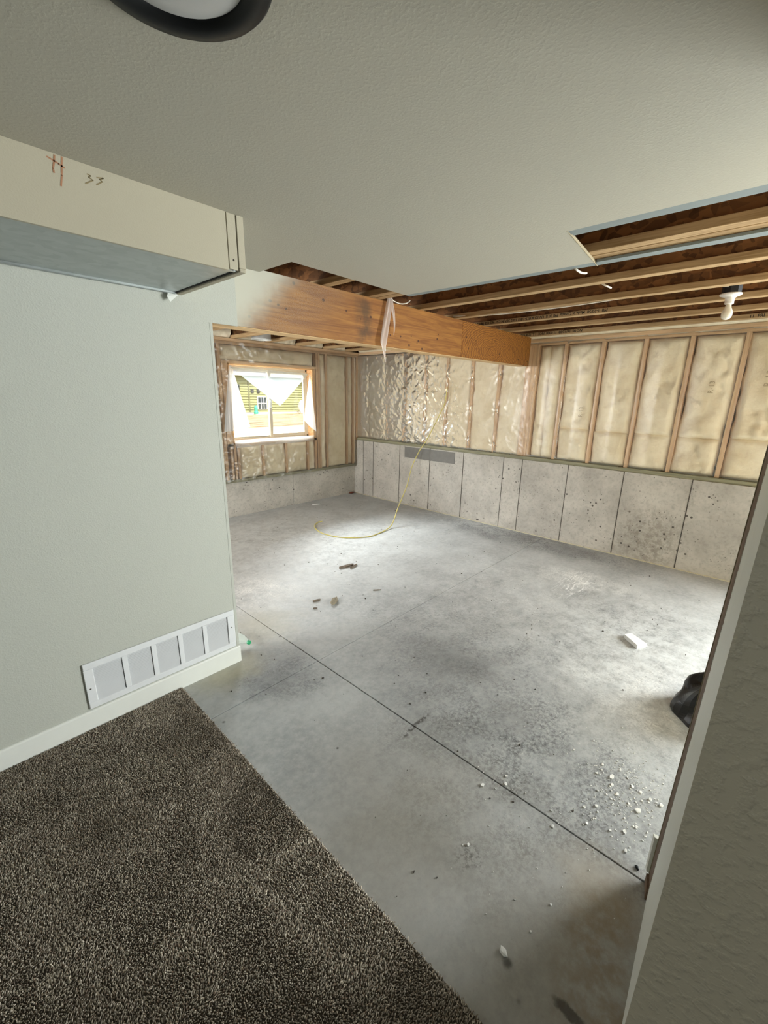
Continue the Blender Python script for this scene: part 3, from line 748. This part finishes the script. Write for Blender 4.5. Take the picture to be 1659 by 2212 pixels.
def window():
    yo = WF+.125
    r = box('window_1', VINYL, None, WX0+.012, WX0+.05, yo, yo+.06, WZ0+.012, WZ1-.012, .002, kind='structure')
    MB().box(WX1-.05, WX1-.012, yo, yo+.06, WZ0+.012, WZ1-.012, .002).box(WX0+.012, WX1-.012, yo, yo+.06, WZ0+.012, WZ0+.05, .002).box(WX0+.012, WX1-.012, yo, yo+.06, WZ1-.05, WZ1-.012, .002).mk('window_frame', VINYL, r)
    xm = 3.515
    def sash(a, b, y, fr, name):
        m = MB().box(a, a+fr, y, y+.03, WZ0+.045, WZ1-.045, .002).box(b-fr, b, y, y+.03, WZ0+.045, WZ1-.045, .002).box(a+fr, b-fr, y, y+.03, WZ0+.045, WZ0+.045+fr, .002).box(a+fr, b-fr, y, y+.03, WZ1-.045-fr, WZ1-.045, .002).mk(name, VINYL, r)
        box('glass_pane', GLASS, m, a+fr-.002, b-fr+.002, y+.012, y+.016, WZ0+.045+fr-.002, WZ1-.045-fr+.002)
        return m
    sash(WX0+.045, xm+.02, yo+.034, .026, 'fixed_sash')
    s = sash(xm-.018, WX1-.045, yo-.002, .044, 'sliding_sash')
    MB().box(xm-.02, xm+.012, yo-.012, yo-.002, 1.50, 1.60, .004).box(xm-.012, xm+.004, yo-.018, yo-.012, 1.53, 1.57, .003).mk('latch', TRIMW, s)
    b = MB().box(WX0-.001, WX0+.018, WF-.006, yo+.07, WZ0, WZ1, .001).box(WX1-.018, WX1+.001, WF-.006, yo+.07, WZ0, WZ1, .001).box(WX0, WX1, WF-.006, yo+.07, WZ1-.018, WZ1+.001, .001).box(WX0, WX1, WF-.006, yo+.07, WZ0-.001, WZ0+.016, .001)
    b.mk('window_buck', BUCK, r)
window()

# ------------------------------------------------------------------ clear plastic over the insulation
def wrinkles(u, z, stap, seed):
    h = np.zeros_like(u)
    for (su, sz, a, rad, n, ph) in stap:
        du = u-su; dz = z-sz; r = np.hypot(du, dz); th = np.arctan2(dz, du)
        h += a*np.exp(-r/rad)*(np.abs(np.cos(n*th/2+ph+3*fbm(r*6, th*0+seed, seed)))**3)*np.clip(r/.03, 0, 1)-a*.8*np.exp(-(r/.03)**2)
    return h
def barrier_long():
    r = root('vapour_barrier', (SF-.02, 2.4, ZS), 'clear crinkled plastic sheet stapled over the insulation of the long wall', 'plastic sheet')
    studs = np.array([5.40, 5.145, 4.745, 4.383, 3.985, 3.605, 3.195, 2.795, 2.375, 1.985, 1.588, 1.185, .793, .382, -.02, -.42, -.82, -1.26])
    def sheet(ya, yb, du, dz, amp, stap, seed, name, z0=.955, bul=.03):
        ny = int((yb-ya)/du); nz = int((2.335-z0)/dz)
        Y, Z = np.meshgrid(np.linspace(ya, yb, ny), np.linspace(z0, 2.335, nz), indexing='ij')
        dist = np.abs(Y[..., None]-studs).min(-1)
        bulge = np.clip((dist-.02)/.17, 0, 1); bulge = np.sqrt(bulge)*bul
        z_e = np.clip((Z-ZS+.02)/.05, 0, 1)*np.clip((2.342-Z)/.02, 0, 1)
        rid = 1-np.abs(fbm(Y*5+Z*3.2, Z*3-Y*2.2, seed, 3)*2-.95)*2.2
        rid2 = 1-np.abs(fbm(Y*9-Z*8, Z*7+Y*3, seed+4, 3)*2-.95)*2.2
        zone = .25+.75*np.exp(-((Y-4.22)/.45)**2)*np.exp(-((Z-1.5)/.6)**2)+.35*np.exp(-((Y-3.45)/.25)**2)*np.exp(-((Z-1.3)/.4)**2)
        rid3 = 1-np.abs(fbm(Y*15+Z*6, Z*9-Y*7, seed+8, 3)*2-.95)*2.2
        h = bulge*z_e+amp*zone*(np.clip(rid, 0, 1)**2*.012+np.clip(rid2, 0, 1)**3*.009+np.clip(rid3, 0, 1)**3*.0025)*(.4+.6*z_e)+wrinkles(Y, Z, stap, seed)
        X = SF-.003-h-.020*z_e
        MB().grid(np.stack([X, Y, Z], -1)).mk(name, POLYT if name == 'taut_sheet' else POLY, r, smooth=True)
    rr = random.Random(5); stap = []
    for s in (4.745, 4.383, 4.16, 3.985, 3.605):
        for z in np.arange(1.08, 2.2, .24):
            a = .011 if 3.9 < s < 4.5 else .006
            stap.append((s+rr.uniform(-.03, .03), z+rr.uniform(-.07, .07), a*rr.uniform(.6, 1.3), rr.uniform(.10, .20), rr.choice([9, 11, 13]), rr.uniform(0, 3)))
    for s in (5.145, 3.195, 2.795):
        for z in np.arange(1.1, 2.2, .4): stap.append((s, z+rr.uniform(-.1, .1), .010, .08, 7, rr.uniform(0, 3)))
    sheet(2.30, 5.41, .0125, .0125, 1.0, stap, 3, 'crinkled_sheet', bul=.004)
    st2 = [(s, z+rr.uniform(-.1, .1), .006, .06, 7, rr.uniform(0, 3)) for s in (1.985, 1.588, .793) for z in (1.2, 1.65, 2.1)]
    sheet(-1.26, 2.31, .02, .02, .35, st2, 13, 'taut_sheet', bul=.034)
barrier_long()
def barrier_window():
    r = root('vapour_barrier', (3.5, WF-.01, ZS2), 'plastic sheet on the window wall, cut open into loose hanging flaps', 'plastic sheet')
    rr = random.Random(9)
    def sheet(xa, xb, za, zb, seed, stap, amp=1., name='sheet'):
        nx = max(6, int((xb-xa)/.014)); nz = max(6, int((zb-za)/.014))
        X, Z = np.meshgrid(np.linspace(xa, xb, nx), np.linspace(za, zb, nz), indexing='ij')
        rid = 1-np.abs(fbm(X*6+Z*4, Z*5-X*3, seed, 3)*2-.95)*2.2
        h = amp*np.clip(rid, 0, 1)**2*.012+wrinkles(X, Z, stap, seed)
        MB().grid(np.stack([X, WF-.026-h, Z], -1)).mk(name, POLY, r, smooth=True)
    sheet(4.215, 5.09, ZS2-.03, 2.33, 3, [(s, z, .009, .09, 7, rr.uniform(0, 3)) for s in (4.30, 4.47, 4.9, 5.05) for z in (.8, 1.2, 1.6, 2.0)])
    sheet(2.2, WX0-.015, ZS2-.03, 2.33, 5, [(2.74, z, .014, .08, 9, rr.uniform(0, 3)) for z in (.7, 1.0, 1.3, 1.6, 1.9, 2.2)], 1.4)
    sheet(WX0-.012, 4.212, WZ1+.02, 2.33, 7, [(3.0, 2.2, .01, .1, 7, 0)])
    sheet(WX0-.012, 4.212, ZS2-.03, WZ0-.012, 9, [(2.9, .8, .014, .12, 9, 1), (3.3, .75, .016, .16, 7, 2), (3.6, .8, .014, .14, 9, 0)], 1.6)
    # flaps: tri/quads given by their outline on planes just inside the opening
    def flap(name, corners, n=22, wob=.012, seed=1, m=FILM):
        C = [np.array(c, float) for c in corners]
        A, B, D, E = C                        # A-B top edge, E-D bottom edge
        S_, T_ = np.meshgrid(np.linspace(0, 1, n), np.linspace(0, 1, n), indexing='ij'); S3 = S_[..., None]; T3 = T_[..., None]
        P = (A*(1-S3)+B*S3)*(1-T3)+(E*(1-S3)+D*S3)*T3
        P[..., 1] -= wob*np.sin(S_*7+seed)*T_+wob*1.2*(fbm(S_*5, T_*3, seed)-.4)*T_
        MB().grid(P).mk(name, m, r, smooth=True)
    a = lambda x, y, Y: at(x, y, Y=Y)
    flap('top_flap', [a(496, 792, 5.40), a(667, 807, 5.40), a(605, 877, 5.38), a(603, 876, 5.38)], seed=1, wob=.008)
    flap('side_flap', [a(494, 788, 5.40), a(500, 790, 5.405), a(504, 930, 5.36), a(484, 934, 5.32)], seed=3, m=FILMS)
    flap('side_flap', [a(499, 792, 5.405), a(501, 792, 5.405), a(541, 922, 5.41), a(503, 932, 5.37)], seed=5, m=FILMS)
    flap('side_flap', [a(668, 810, 5.40), a(670, 808, 5.40), a(682, 932, 5.34), a(656, 908, 5.41)], seed=7, m=FILMS)
    flap('bottom_flap', [a(506, 951, 5.405), a(679, 940, 5.405), a(677, 951, 5.385), a(511, 968, 5.37)], seed=9, wob=.02, m=m_film('thin_poly_film', (.9, .93, .95, 1), .62))
barrier_window()

# ------------------------------------------------------------------ partition end beside the camera, and the rest of the shell
def partition():
    A = lambda z: (.95, .001-.0065*z); B = lambda z: (1.43, .030-.0125*z); Cc = lambda z: (1.5, .0435-.0142*z)
    y0 = -3.3; z1 = ZC
    V = [(*A(0), 0), (.95, y0, 0), (1.43, y0, 0), (*B(0), 0)]; T = [(*A(z1), z1), (.95, y0, z1), (1.43, y0, z1), (*B(z1), z1)]
    w = MB(); w.add(V+T, [(3, 2, 1, 0), (4, 5, 6, 7), (0, 1, 5, 4), (1, 2, 6, 5), (2, 3, 7, 6), (3, 0, 4, 7)])
    w = mk('wall_front', np.concatenate(w.v), w.f, None, None, mats=[PAINT2, TRIMW], fm=[0, 0, 0, 0, 0, 1], kind='structure')
    # raw stud, with the ragged joint compound of the finished jamb along it
    def strip(xa, fa, xb, fb, za, zb, m, name, o=0.0):
        V = [(xa, fa(za)+o, za), (xa, -.4, za), (xb, -.4, za), (xb, fb(za)+o, za)]; T = [(xa, fa(zb)+o, zb), (xa, -.4, zb), (xb, -.4, zb), (xb, fb(zb)+o, zb)]
        return MB().hexa(V, T).mk(name, m, w)
    fb = lambda z: B(z)[1]; fc = lambda z: Cc(z)[1]
    strip(1.4305, lambda z: fb(z)-.001, 1.499, lambda z: fc(z)-.002, .04, z1, DARKW, 'stud')
    strip(1.4305, lambda z: .036, 1.499, lambda z: .0495, 0, .0395, DARKW, 'bottom_plate')
    strip(1.4995, fc, 1.512, lambda z: fc(z)+.0005, .0, z1, GYP, 'drywall_edge')
    strip(1.5125, lambda z: .052, 1.526, lambda z: .058, .03, .195, TRIMW, 'loose_trim')
    e = MB(); z = .02
    while z < z1-.05:
        dz = random.uniform(.012, .05); e.box(1.428, 1.4305+random.uniform(.001, .010), fb(z)-.004, fb(z)+.0006, z, z+dz); z += dz*random.uniform(1, 1.7)
    e.mk('joint_compound_edge', TRIMW, w, kind='stuff')
    return w
partition()
box('wall_rear', PAINT, None, -2.75, -2.6, -3.4, 6.0, -.1, 2.7, kind='structure')
box('wall_side', PAINT, None, -2.75, 5.7, -3.55, -3.4, -.1, 2.7, kind='structure')

# ------------------------------------------------------------------ lamp holders
def lampholder(x, y, lab, z=ZJ-.004, box_=True):
    r = root('lamp_holder', (x, y, z), lab, 'light', 'bare bulb lamp holders')
    if box_:
        b = MB(); n = 8
        b.lathe((x, y, z), (0, 0, 1), [(0, 0), (.052, 0), (.052, .055), (.048, .062), (0, .062)], n)
        b.mk('junction_box', plain('blue_black_box', (16, 20, 28), .5), r)
        MB().box(x-.25, x+.235, y-.012, y+.012, z+.064, z+.078).mk('hanger_bar', plain('dull_steel', (70, 68, 66), .5, .6), r)
    MB().lathe((x, y, z), (0, 0, -1), [(0, -.001), (.058, -.001), (.06, .004), (.057, .010), (.040, .016), (.0265, .024), (.0245, .05), (.0255, .058), (.02, .062), (0, .062)], 28).mk('porcelain_base', PORC, r, smooth=True)
    MB().lathe((x, y, z-.055), (0, 0, -1), [(.0, -.001), (.014, 0), (.0155, .016), (.019, .03), (.0265, .045), (.0305, .060), (.030, .074), (.025, .088), (.015, .097), (0, .1005)], 28).mk('bulb', BULB, r, smooth=True)
lampholder(3.715, .415, 'white porcelain lamp holder with bare bulb under a dark junction box')
lampholder(3.70, 3.82, 'small bare bulb half hidden behind the orange beam', 2.408)

# ------------------------------------------------------------------ cables
def cable(name, pts, rad, m, label, cat='cable', n=8, sides=6):
    P = spline(pts, n); c = P[0]
    return MB().tube(P, rad, sides).mk(name, m, None, smooth=True, loc=tuple(c), label=label, cat=cat)
cable('electric_cable', [(3.42, 2.36, 2.395), (3.445, 1.9, 2.369), (3.455, 1.5, 2.366), (3.45, 1.2, 2.368), (3.49, .95, 2.384), (3.55, .75, 2.40), (3.62, .55, 2.415), (3.665, .43, 2.41)], .0045, WIRE, 'long white cable sagging along a joist to the dark junction box')
p = [at(1240, 575, Z=2.372), at(1246, 583, Z=2.352), at(1256, 589, Z=2.35), at(1267, 590, Z=2.358)]
cable('electric_cable', [p[0]+np.array([0, 0, .03]), p[0], p[1], p[2], p[3]], .0055, WIRE, 'short white cable end poking out beside the ceiling board notch')
p = [at(1303, 614, Z=2.374), at(1311, 618, Z=2.362), at(1320, 622, Z=2.36)]
cable('electric_cable', [p[0]+np.array([0, .02, .02]), p[0], p[1], p[2]], .005, WIRE, 'short white cable end hanging below the second bare joist')
p = [(845, 645), (852, 651), (865, 656), (878, 655), (886, 649)]
cable('electric_cable', [at(x, y, Y=2.30) for x, y in p], .004, WIRE, 'thin white wire loop at the ceiling corner beside the hanging plastic strip')

# ------------------------------------------------------------------ yellow hose from the wall to the floor
hose = [at(966, 836, X=5.082), at(962, 866, X=5.08), at(955, 885, X=5.078), at(948, 899, X=5.076), at(931, 933, X=5.074), at(917, 958, X=5.06), at(906, 974, X=5.02), at(890, 1008, X=4.93), at(879, 1049, X=4.74), at(868, 1077, X=4.52), at(859, 1099, X=4.27), at(845, 1135, Z=.03), at(818, 1152, Z=.006)]
hose += [at(x, y, Z=.006) for x, y in ((790, 1160), (740, 1161), (700, 1153), (683, 1143), (680, 1135), (687, 1128), (696, 1126))]
cable('air_hose', hose, .0062, ROPE, 'yellow hose hanging off the wall ledge and curling on the concrete floor', 'hose', 8, 8)

# ------------------------------------------------------------------ shredded plastic at the beam
def shred():
    r = root('plastic_strip', tuple(at(842, 640, Y=2.315)), 'torn pinkish plastic strip hanging from the ceiling over the beam', 'plastic strip')
    def ribbon(name, pts, ws, seed):
        P = spline(pts, 8); n = len(P); w = np.interp(np.linspace(0, 1, n), np.linspace(0, 1, len(ws)), ws); G = np.zeros((n, 7, 3))
        for i in range(n):
            for j in range(7):
                s = (j/6-.5)*2; G[i, j] = P[i]+np.array([s*w[i], -.010*math.cos(s*5+seed+i*.12)*min(1, w[i]/.02), 0])
        MB().grid(G).mk(name, FILMP, r, smooth=True)
    q = lambda x, y, Y=2.305: at(x, y, Y=Y)
    ribbon('long_shred', [q(843, 639), q(839, 670), q(834, 705), q(829, 740), q(830, 760), q(833, 782)], [.016, .026, .034, .040, .014, .003], 1)
    ribbon('short_shred', [q(845, 640), q(849, 670), q(852, 700), q(851, 724)], [.008, .014, .010, .003], 2)
shred()

# ------------------------------------------------------------------ round duct stub above the window wall
def duct():
    c = np.array([3.20, 5.18, 2.368]); r = root('duct_stub', tuple(c), 'short round metal duct stub between joists above the window', 'duct')
    MB().lathe(c, (0, 0, 1), [(.125, 0), (.128, .006), (.122, .012), (.120, .10), (.124, .105), (.120, .11), (.12, .2)], 28).mk('collar', plain('pale_galvanised_collar', (206, 206, 202), .45, .25), r, smooth=True)
    MB().lathe(c, (0, 0, 1), [(0, .02), (.10, .02), (.121, .03)], 28).mk('inner_damper', METALW, r)
    MB().box(c[0]-.17, c[0]+.15, c[1]-.15, c[1]+.15, c[2]+.19, c[2]+.205, .002).mk('boot_plate', GALV, r)
duct()

# ------------------------------------------------------------------ things on the floor
def lump(c, size, seed, sub=2, rough=.35, flat=True):
    bm = bmesh.new(); bmesh.ops.create_icosphere(bm, subdivisions=sub, radius=1)
    rr = random.Random(seed); ph = [rr.uniform(0, 6) for _ in range(6)]
    for v in bm.verts:
        d = 1+rough*(math.sin(v.co.x*3+ph[0])*math.sin(v.co.y*4+ph[1])+.6*math.sin(v.co.z*6+ph[2]+v.co.x*5)*math.cos(v.co.y*7+ph[3]))
        v.co *= d
    lo = min(v.co.z for v in bm.verts); hi = max(v.co.z for v in bm.verts)
    bm.verts.index_update()
    V = [(c[0]+v.co.x*size[0], c[1]+v.co.y*size[1], c[2]+(v.co.z-lo)/(hi-lo)*size[2]) for v in bm.verts]; f = [[w.index for w in q.verts] for q in bm.faces]; bm.free()
    return V, f
def prism(poly, z0, z1):
    n = len(poly); return [(*p[:2], z0) for p in poly]+[(*p[:2], z1) for p in poly], [tuple(range(n-1, -1, -1)), tuple(range(n, 2*n))]+[(i, (i+1) % n, n+(i+1) % n, n+i) for i in range(n)]
def block():
    c = [at(x, y, Z=.030) for x, y in ((1349, 1370), (1377, 1394), (1397, 1390), (1364, 1367))]
    mb = MB(); mb.add(*prism(c, .001, .030))
    mb.mk('foam_block', FOAM, None, loc=(c[0][0], c[0][1], 0), label='white rectangular foam offcut lying alone on the concrete floor', cat='block')
block()
def bag():
    # a slumped black rubbish bag, folds running to a pinched corner
    c = np.array([2.74, -.035, 0]); n, m = 40, 22; P = np.zeros((n, m, 3))
    for i in range(n):
        th = 2*math.pi*i/(n-1)
        for j in range(m):
            s = j/(m-1); ph = s*math.pi*.5
            fold = .03*math.sin(th*3+s*2.2+.8)+.022*math.sin(th*7-s*5+1)+.02*math.sin(th*4+s*7)
            fold = fold if fold < 0 else fold*.55
            rad = (.21+fold)*.9*math.cos(ph)**.55*(1+.18*math.cos(th-2.2))
            z = .195*(math.sin(ph)**.9)*(1+.16*math.sin(th*2+.6))+(.03*math.sin(th*4+s*6))*s
            P[i, j] = c+np.array([rad*math.cos(th)*1.15, rad*math.sin(th)*.86, max(.001, z)])
    P[-1] = P[0]
    MB().grid(P).mk('rubbish_bag', BAGM, None, loc=tuple(c), label='black crumpled plastic bag slumped on the floor behind the partition', cat='bag')
bag()
def bottle():
    a = np.array([1.262, 2.43, .033]); d = np.array([-.22, .975, 0]); d /= np.linalg.norm(d)
    r = root('water_bottle', (a[0], a[1], 0), 'clear plastic bottle with green cap lying behind the wall end', 'bottle')
    MB().lathe(a, d, [(0, .0), (.0125, .0), (.0135, .016), (.02, .03), (.030, .055), (.0325, .075), (.031, .09), (.0325, .10), (.0325, .19), (.029, .2), (0, .2)], 20).mk('body', BOTTLE, r, smooth=True)
    MB().lathe(a, -d, [(.0, .017), (.0145, .016), (.015, .002), (.0135, 0), (.0, 0)], 16).mk('cap', GREENC, r)
bottle()
def chunk(name, px, w, h, ang, m, label, cat, seed=1, z=None):
    c = at(*px, Z=0); V, f = lump((0, 0, 0), (w, h, z or h*.9), seed, 2, .25)
    V = np.array(V); ca, sa = math.cos(ang), math.sin(ang)
    V[:, :2] = np.stack([V[:, 0]*ca-V[:, 1]*sa, V[:, 0]*sa+V[:, 1]*ca], 1)
    return mk(name, V+np.array([c[0], c[1], .0005]), f, m, None, loc=(c[0], c[1], 0), label=label, cat=cat)
def splinter(name, pa, pb, w, h, m, label, cat='wood scrap'):
    a = at(*pa, Z=0); b = at(*pb, Z=0); t = (b-a)/np.linalg.norm(b-a); n = np.array([-t[1], t[0], 0])
    poly = [a-n*w*.3, a+t*.2*np.linalg.norm(b-a)-n*w, b-n*w*.6, b+t*.01, b+n*w*.5, a+t*.6*np.linalg.norm(b-a)+n*w, a+n*w*.5]
    V, f = prism(poly, .001, h); V = np.array(V); V[len(poly):, 2] += np.linspace(0, h*.6, len(poly))
    return mk(name, V, f, m, None, loc=(a[0], a[1], 0), label=label, cat=cat)
splinter('wood_splinter', (733, 1229), (762, 1221), .012, .014, CHIP, 'long dark wood splinter lying in the middle of the far floor')
splinter('wood_splinter', (757, 1229), (770, 1221), .008, .012, CHIP, 'short dark wood splinter touching the tip of the long one')
splinter('wood_splinter', (676, 1301), (690, 1297), .008, .010, CHIP, 'thin dark wood chip beside the crumbly mortar lump')
splinter('wood_splinter', (677, 1316), (683, 1315), .006, .008, CHIP, 'tiny dark wood chip nearer the camera than the thin chip')
splinter('wood_splinter', (806, 1276), (821, 1275), .004, .006, CHIP, 'straight twig-like sliver on the floor beyond the joint line')
chunk('mortar_lump', (721, 1301), .075, .030, .65, plain('crumbly_mortar', (150, 142, 122), .95, var=.3, vs=60, bs=.6, bscale=60), 'crumbly grey-brown mortar lump on the floor beside the thin wood chip', 'lump', 4)
chunk('red_scrap', (760, 1066), .065, .035, .2, RED, 'dark rust red scrap lying in the far concrete corner', 'scrap', 6)
splinter('white_lath', (674, 1090), (690, 1089), .012, .006, FOAM, 'small pale flat strip on the floor near the window wall', 'scrap')
chunk('lint_tuft', (1087, 2058), .014, .010, 1.2, CRUMB, 'small white fluffy lint tuft on the floor near the carpet', 'lint', 8)
chunk('black_debris', (1376, 1876), .011, .007, .5, BLACKM, 'little black crumb at the foot of the partition stud', 'debris', 9)
chips = [(1322, 1679, 11), (1322, 1696, 7), (1378, 1752, 12), (1262, 1744, 7), (1042, 1697, 10), (1094, 1677, 7), (1093, 1694, 8), (1350, 1798, 9), (1318, 1795, 6), (1268, 1780, 6), (1194, 1786, 8), (1288, 1742, 7), (1302, 1652, 6), (1334, 1716, 7), (1428, 1740, 8), (1351, 1838, 7), (1190, 1955, 5), (1011, 1826, 6), (1340, 1665, 5), (1366, 1700, 6), (1384, 1712, 6), (1404, 1727, 7), (1240, 1620, 4), (1283, 1600, 4), (1344, 1572, 4)]
for i, (x, y, s) in enumerate(chips):
    c = at(x, y, Z=0); d = np.linalg.norm(c-EYE); R_ = s/F*d*.44; rr = random.Random(i)
    k = rr.randint(5, 7); ph = rr.uniform(0, 6); poly = [(c[0]+R_*rr.uniform(.55, 1.1)*math.cos(ph+2*math.pi*j/k)*1.2, c[1]+R_*rr.uniform(.5, .95)*math.sin(ph+2*math.pi*j/k), 0) for j in range(k)]
    V, f = prism(poly, .0004, .0022+rr.uniform(0, .0022)); V = np.array(V); V[k:, 2] += np.array([rr.uniform(0, .002) for _ in range(k)])
    mk('drywall_chip', V, f, CRUMB, None, loc=(c[0], c[1], 0), label='small flat white drywall chip scattered on the concrete near the partition', cat='chip', group='white drywall chips on the concrete')
def scatter(name, m, n, fn, smin, smax, label, cat):
    mb = MB(); rr = random.Random(len(name))
    for i in range(n):
        x, y = fn(rr); s = rr.uniform(smin, smax)*(1 if rr.random() < .85 else 1.7); k = 5; ph = rr.uniform(0, 6); e = rr.uniform(.5, 1)
        ca, sa = math.cos(ph), math.sin(ph); poly = []
        for j in range(k):
            u = s*math.cos(2*math.pi*j/k)*rr.uniform(.7, 1.2); v = s*e*math.sin(2*math.pi*j/k)*rr.uniform(.7, 1.2); poly.append((x+u*ca-v*sa, y+u*sa+v*ca, 0))
        mb.add(*prism(poly, .0003, .0008+s*.5))
    mb.mk(name, m, None, label=label, cat=cat, kind='stuff')
def near_jamb(r):
    c = at(r.gauss(1350, 50), r.gauss(1700, 55), Z=0); return c[0], max(.085, c[1])
def fan(r):
    c = at(r.gauss(1230, 130), r.gauss(1700, 120), Z=0); return max(.85, c[0]), max(.085, c[1])
scatter('gypsum_crumbs', CRUMB, 300, near_jamb, .0011, .0034, 'dense spray of white gypsum crumbs beside the partition foot', 'debris')
scatter('plaster_specks', CRUMB, 170, fan, .0012, .0032, 'thin scatter of white plaster specks across the concrete', 'debris')
def wide(r):
    while True:
        x, y = r.uniform(.82, 4.8), r.uniform(.1, 5.2)
        if y < 2.2 or x > 1.25: return x, y
scatter('dark_grit', GRIT, 260, wide, .0015, .0055, 'dark grit and bits of dirt sprinkled over the whole concrete floor', 'grit')
scatter('pale_bits', CRUMB, 120, wide, .0012, .004, 'pale little bits of rubbish sprinkled over the whole concrete floor', 'debris')

# ------------------------------------------------------------------ outside the window
def outside():
    t = NT('bare_dirt'); n = t.noise(1.3, 6, .65); n2 = t.noise(1, 5, .6, t.mapv((.8, 2.6, 1)))
    dirt = t.done(t.mix(t.ramp(n2, .48, .62), lin((206, 184, 144)), lin((150, 124, 88))), .95, t.bump(n, .6, .1), spec=.1)
    X, Y = np.meshgrid(np.linspace(-14, 50, 90), np.linspace(YB+.24, 60, 90), indexing='ij')
    Z = .93-.60*np.clip((Y-6)/19, 0, 1)+.10*(fbm(X*.9, Y*.9, 4)-.47)
    MB().grid(np.stack([X, Y, Z], -1)[:, ::-1]).mk('ground', dirt, None, smooth=True, kind='structure')
    r = root('neighbour_house', (18, 26, .3), 'neighbouring house with olive green lap siding seen through the window', 'house')
    SID = plain('olive_lap_siding', (150, 152, 104), .7, var=.03, vs=2); WH = plain('white_house_trim', (226, 226, 220), .6); GL = plain('dark_house_glass', (52, 62, 66), .15); RF = plain('grey_roof_shingles', (124, 122, 118), .9)
    H = lambda x, y, Y=26.: at(x, y, Y=Y)
    zb, zt = .48, 2.80; s = MB()
    z = zb
    while z < zt:
        s.add([(9, 25.96, z), (26, 25.96, z), (26, 26.02, z+.165), (9, 26.02, z+.165), (9, 26.04, z), (26, 26.04, z)], [(0, 1, 2, 3), (0, 4, 5, 1)]); z += .165
    s.mk('lap_siding', SID, r, kind='stuff')
    MB().box(9, 26, 26.02, 34, .1, zt).mk('house_body', SID, r)
    xc = H(537, 850)[0]
    box('corner_board', plain('siding_corner', (120, 120, 86), .7), r, xc-.05, xc+.05, 25.95, 26.0, zb, zt)
    box('foundation', plain('pale_foundation', (206, 200, 188), .9), r, 9, 26, 25.98, 26.03, 0, zb)
    ro = MB(); ro.add([(8.6, 25.5, zt), (26.4, 25.5, zt), (26.4, 30, zt+1.8), (8.6, 30, zt+1.8), (8.6, 25.5, zt+.16), (26.4, 25.5, zt+.16), (26.4, 30, zt+1.96), (8.6, 30, zt+1.96)], [(0, 3, 2, 1), (4, 5, 6, 7), (0, 1, 5, 4), (1, 2, 6, 5), (2, 3, 7, 6), (3, 0, 4, 7)])
    ro.mk('roof', RF, r)
    box('eave', WH, r, 8.6, 26.4, 25.48, 25.52, zt-.04, zt+.17)
    def win(x0, x1, y0, y1, grid):
        a = H(x0, y0); b = H(x1, y1)
        f = box('house_window', WH if grid else plain('dark_frame', (60, 58, 54), .6), r, a[0]-.05, b[0]+.05, 25.93, 26.0, b[2]-.05, a[2]+.05, .01)
        box('pane', GL, f, a[0], b[0], 25.915, 25.94, b[2], a[2])
        if grid:
            m = MB(); 
            for k in (1, 2): x = a[0]+(b[0]-a[0])*k/3; m.box(x-.02, x+.02, 25.9, 25.92, b[2], a[2])
            zz = (a[2]+b[2])/2; m.box(a[0], b[0], 25.9, 25.92, zz-.02, zz+.02); m.mk('muntin', WH, f)
    win(510, 518, 832, 880, False); win(556, 575, 858, 883, True)
    for x in (544, 557):
        a = H(x, 845); box('wall_vent', plain('dark_vent', (64, 62, 56), .7), r, a[0]-.1, a[0]+.1, 25.9, 25.99, a[2]-.12, a[2]+.12, .02)
    g = H(553, 884, 25.5); rg = MB().lathe((g[0], 25.5, .38), (0, 0, 1), [(.14, 0), (.15, .1), (.11, .2), (.11, .42), (.06, .55), (0, .56)], 14)
    rg.mk('utility_box', plain('mint_green_plastic', (66, 190, 150), .5), None, loc=(g[0], 25.5, .38), label='mint green utility pedestal at the foot of the neighbouring house', cat='pedestal')
    g = H(651, 886, 25.3); 
    V, f = lump((g[0], 25.3, .33), (.22, .2, .95), 12, 2, .2); mk('white_sack', V, f, WH, None, loc=(g[0], 25.3, .33), label='white sack standing against the neighbouring house wall', cat='sack')
outside()
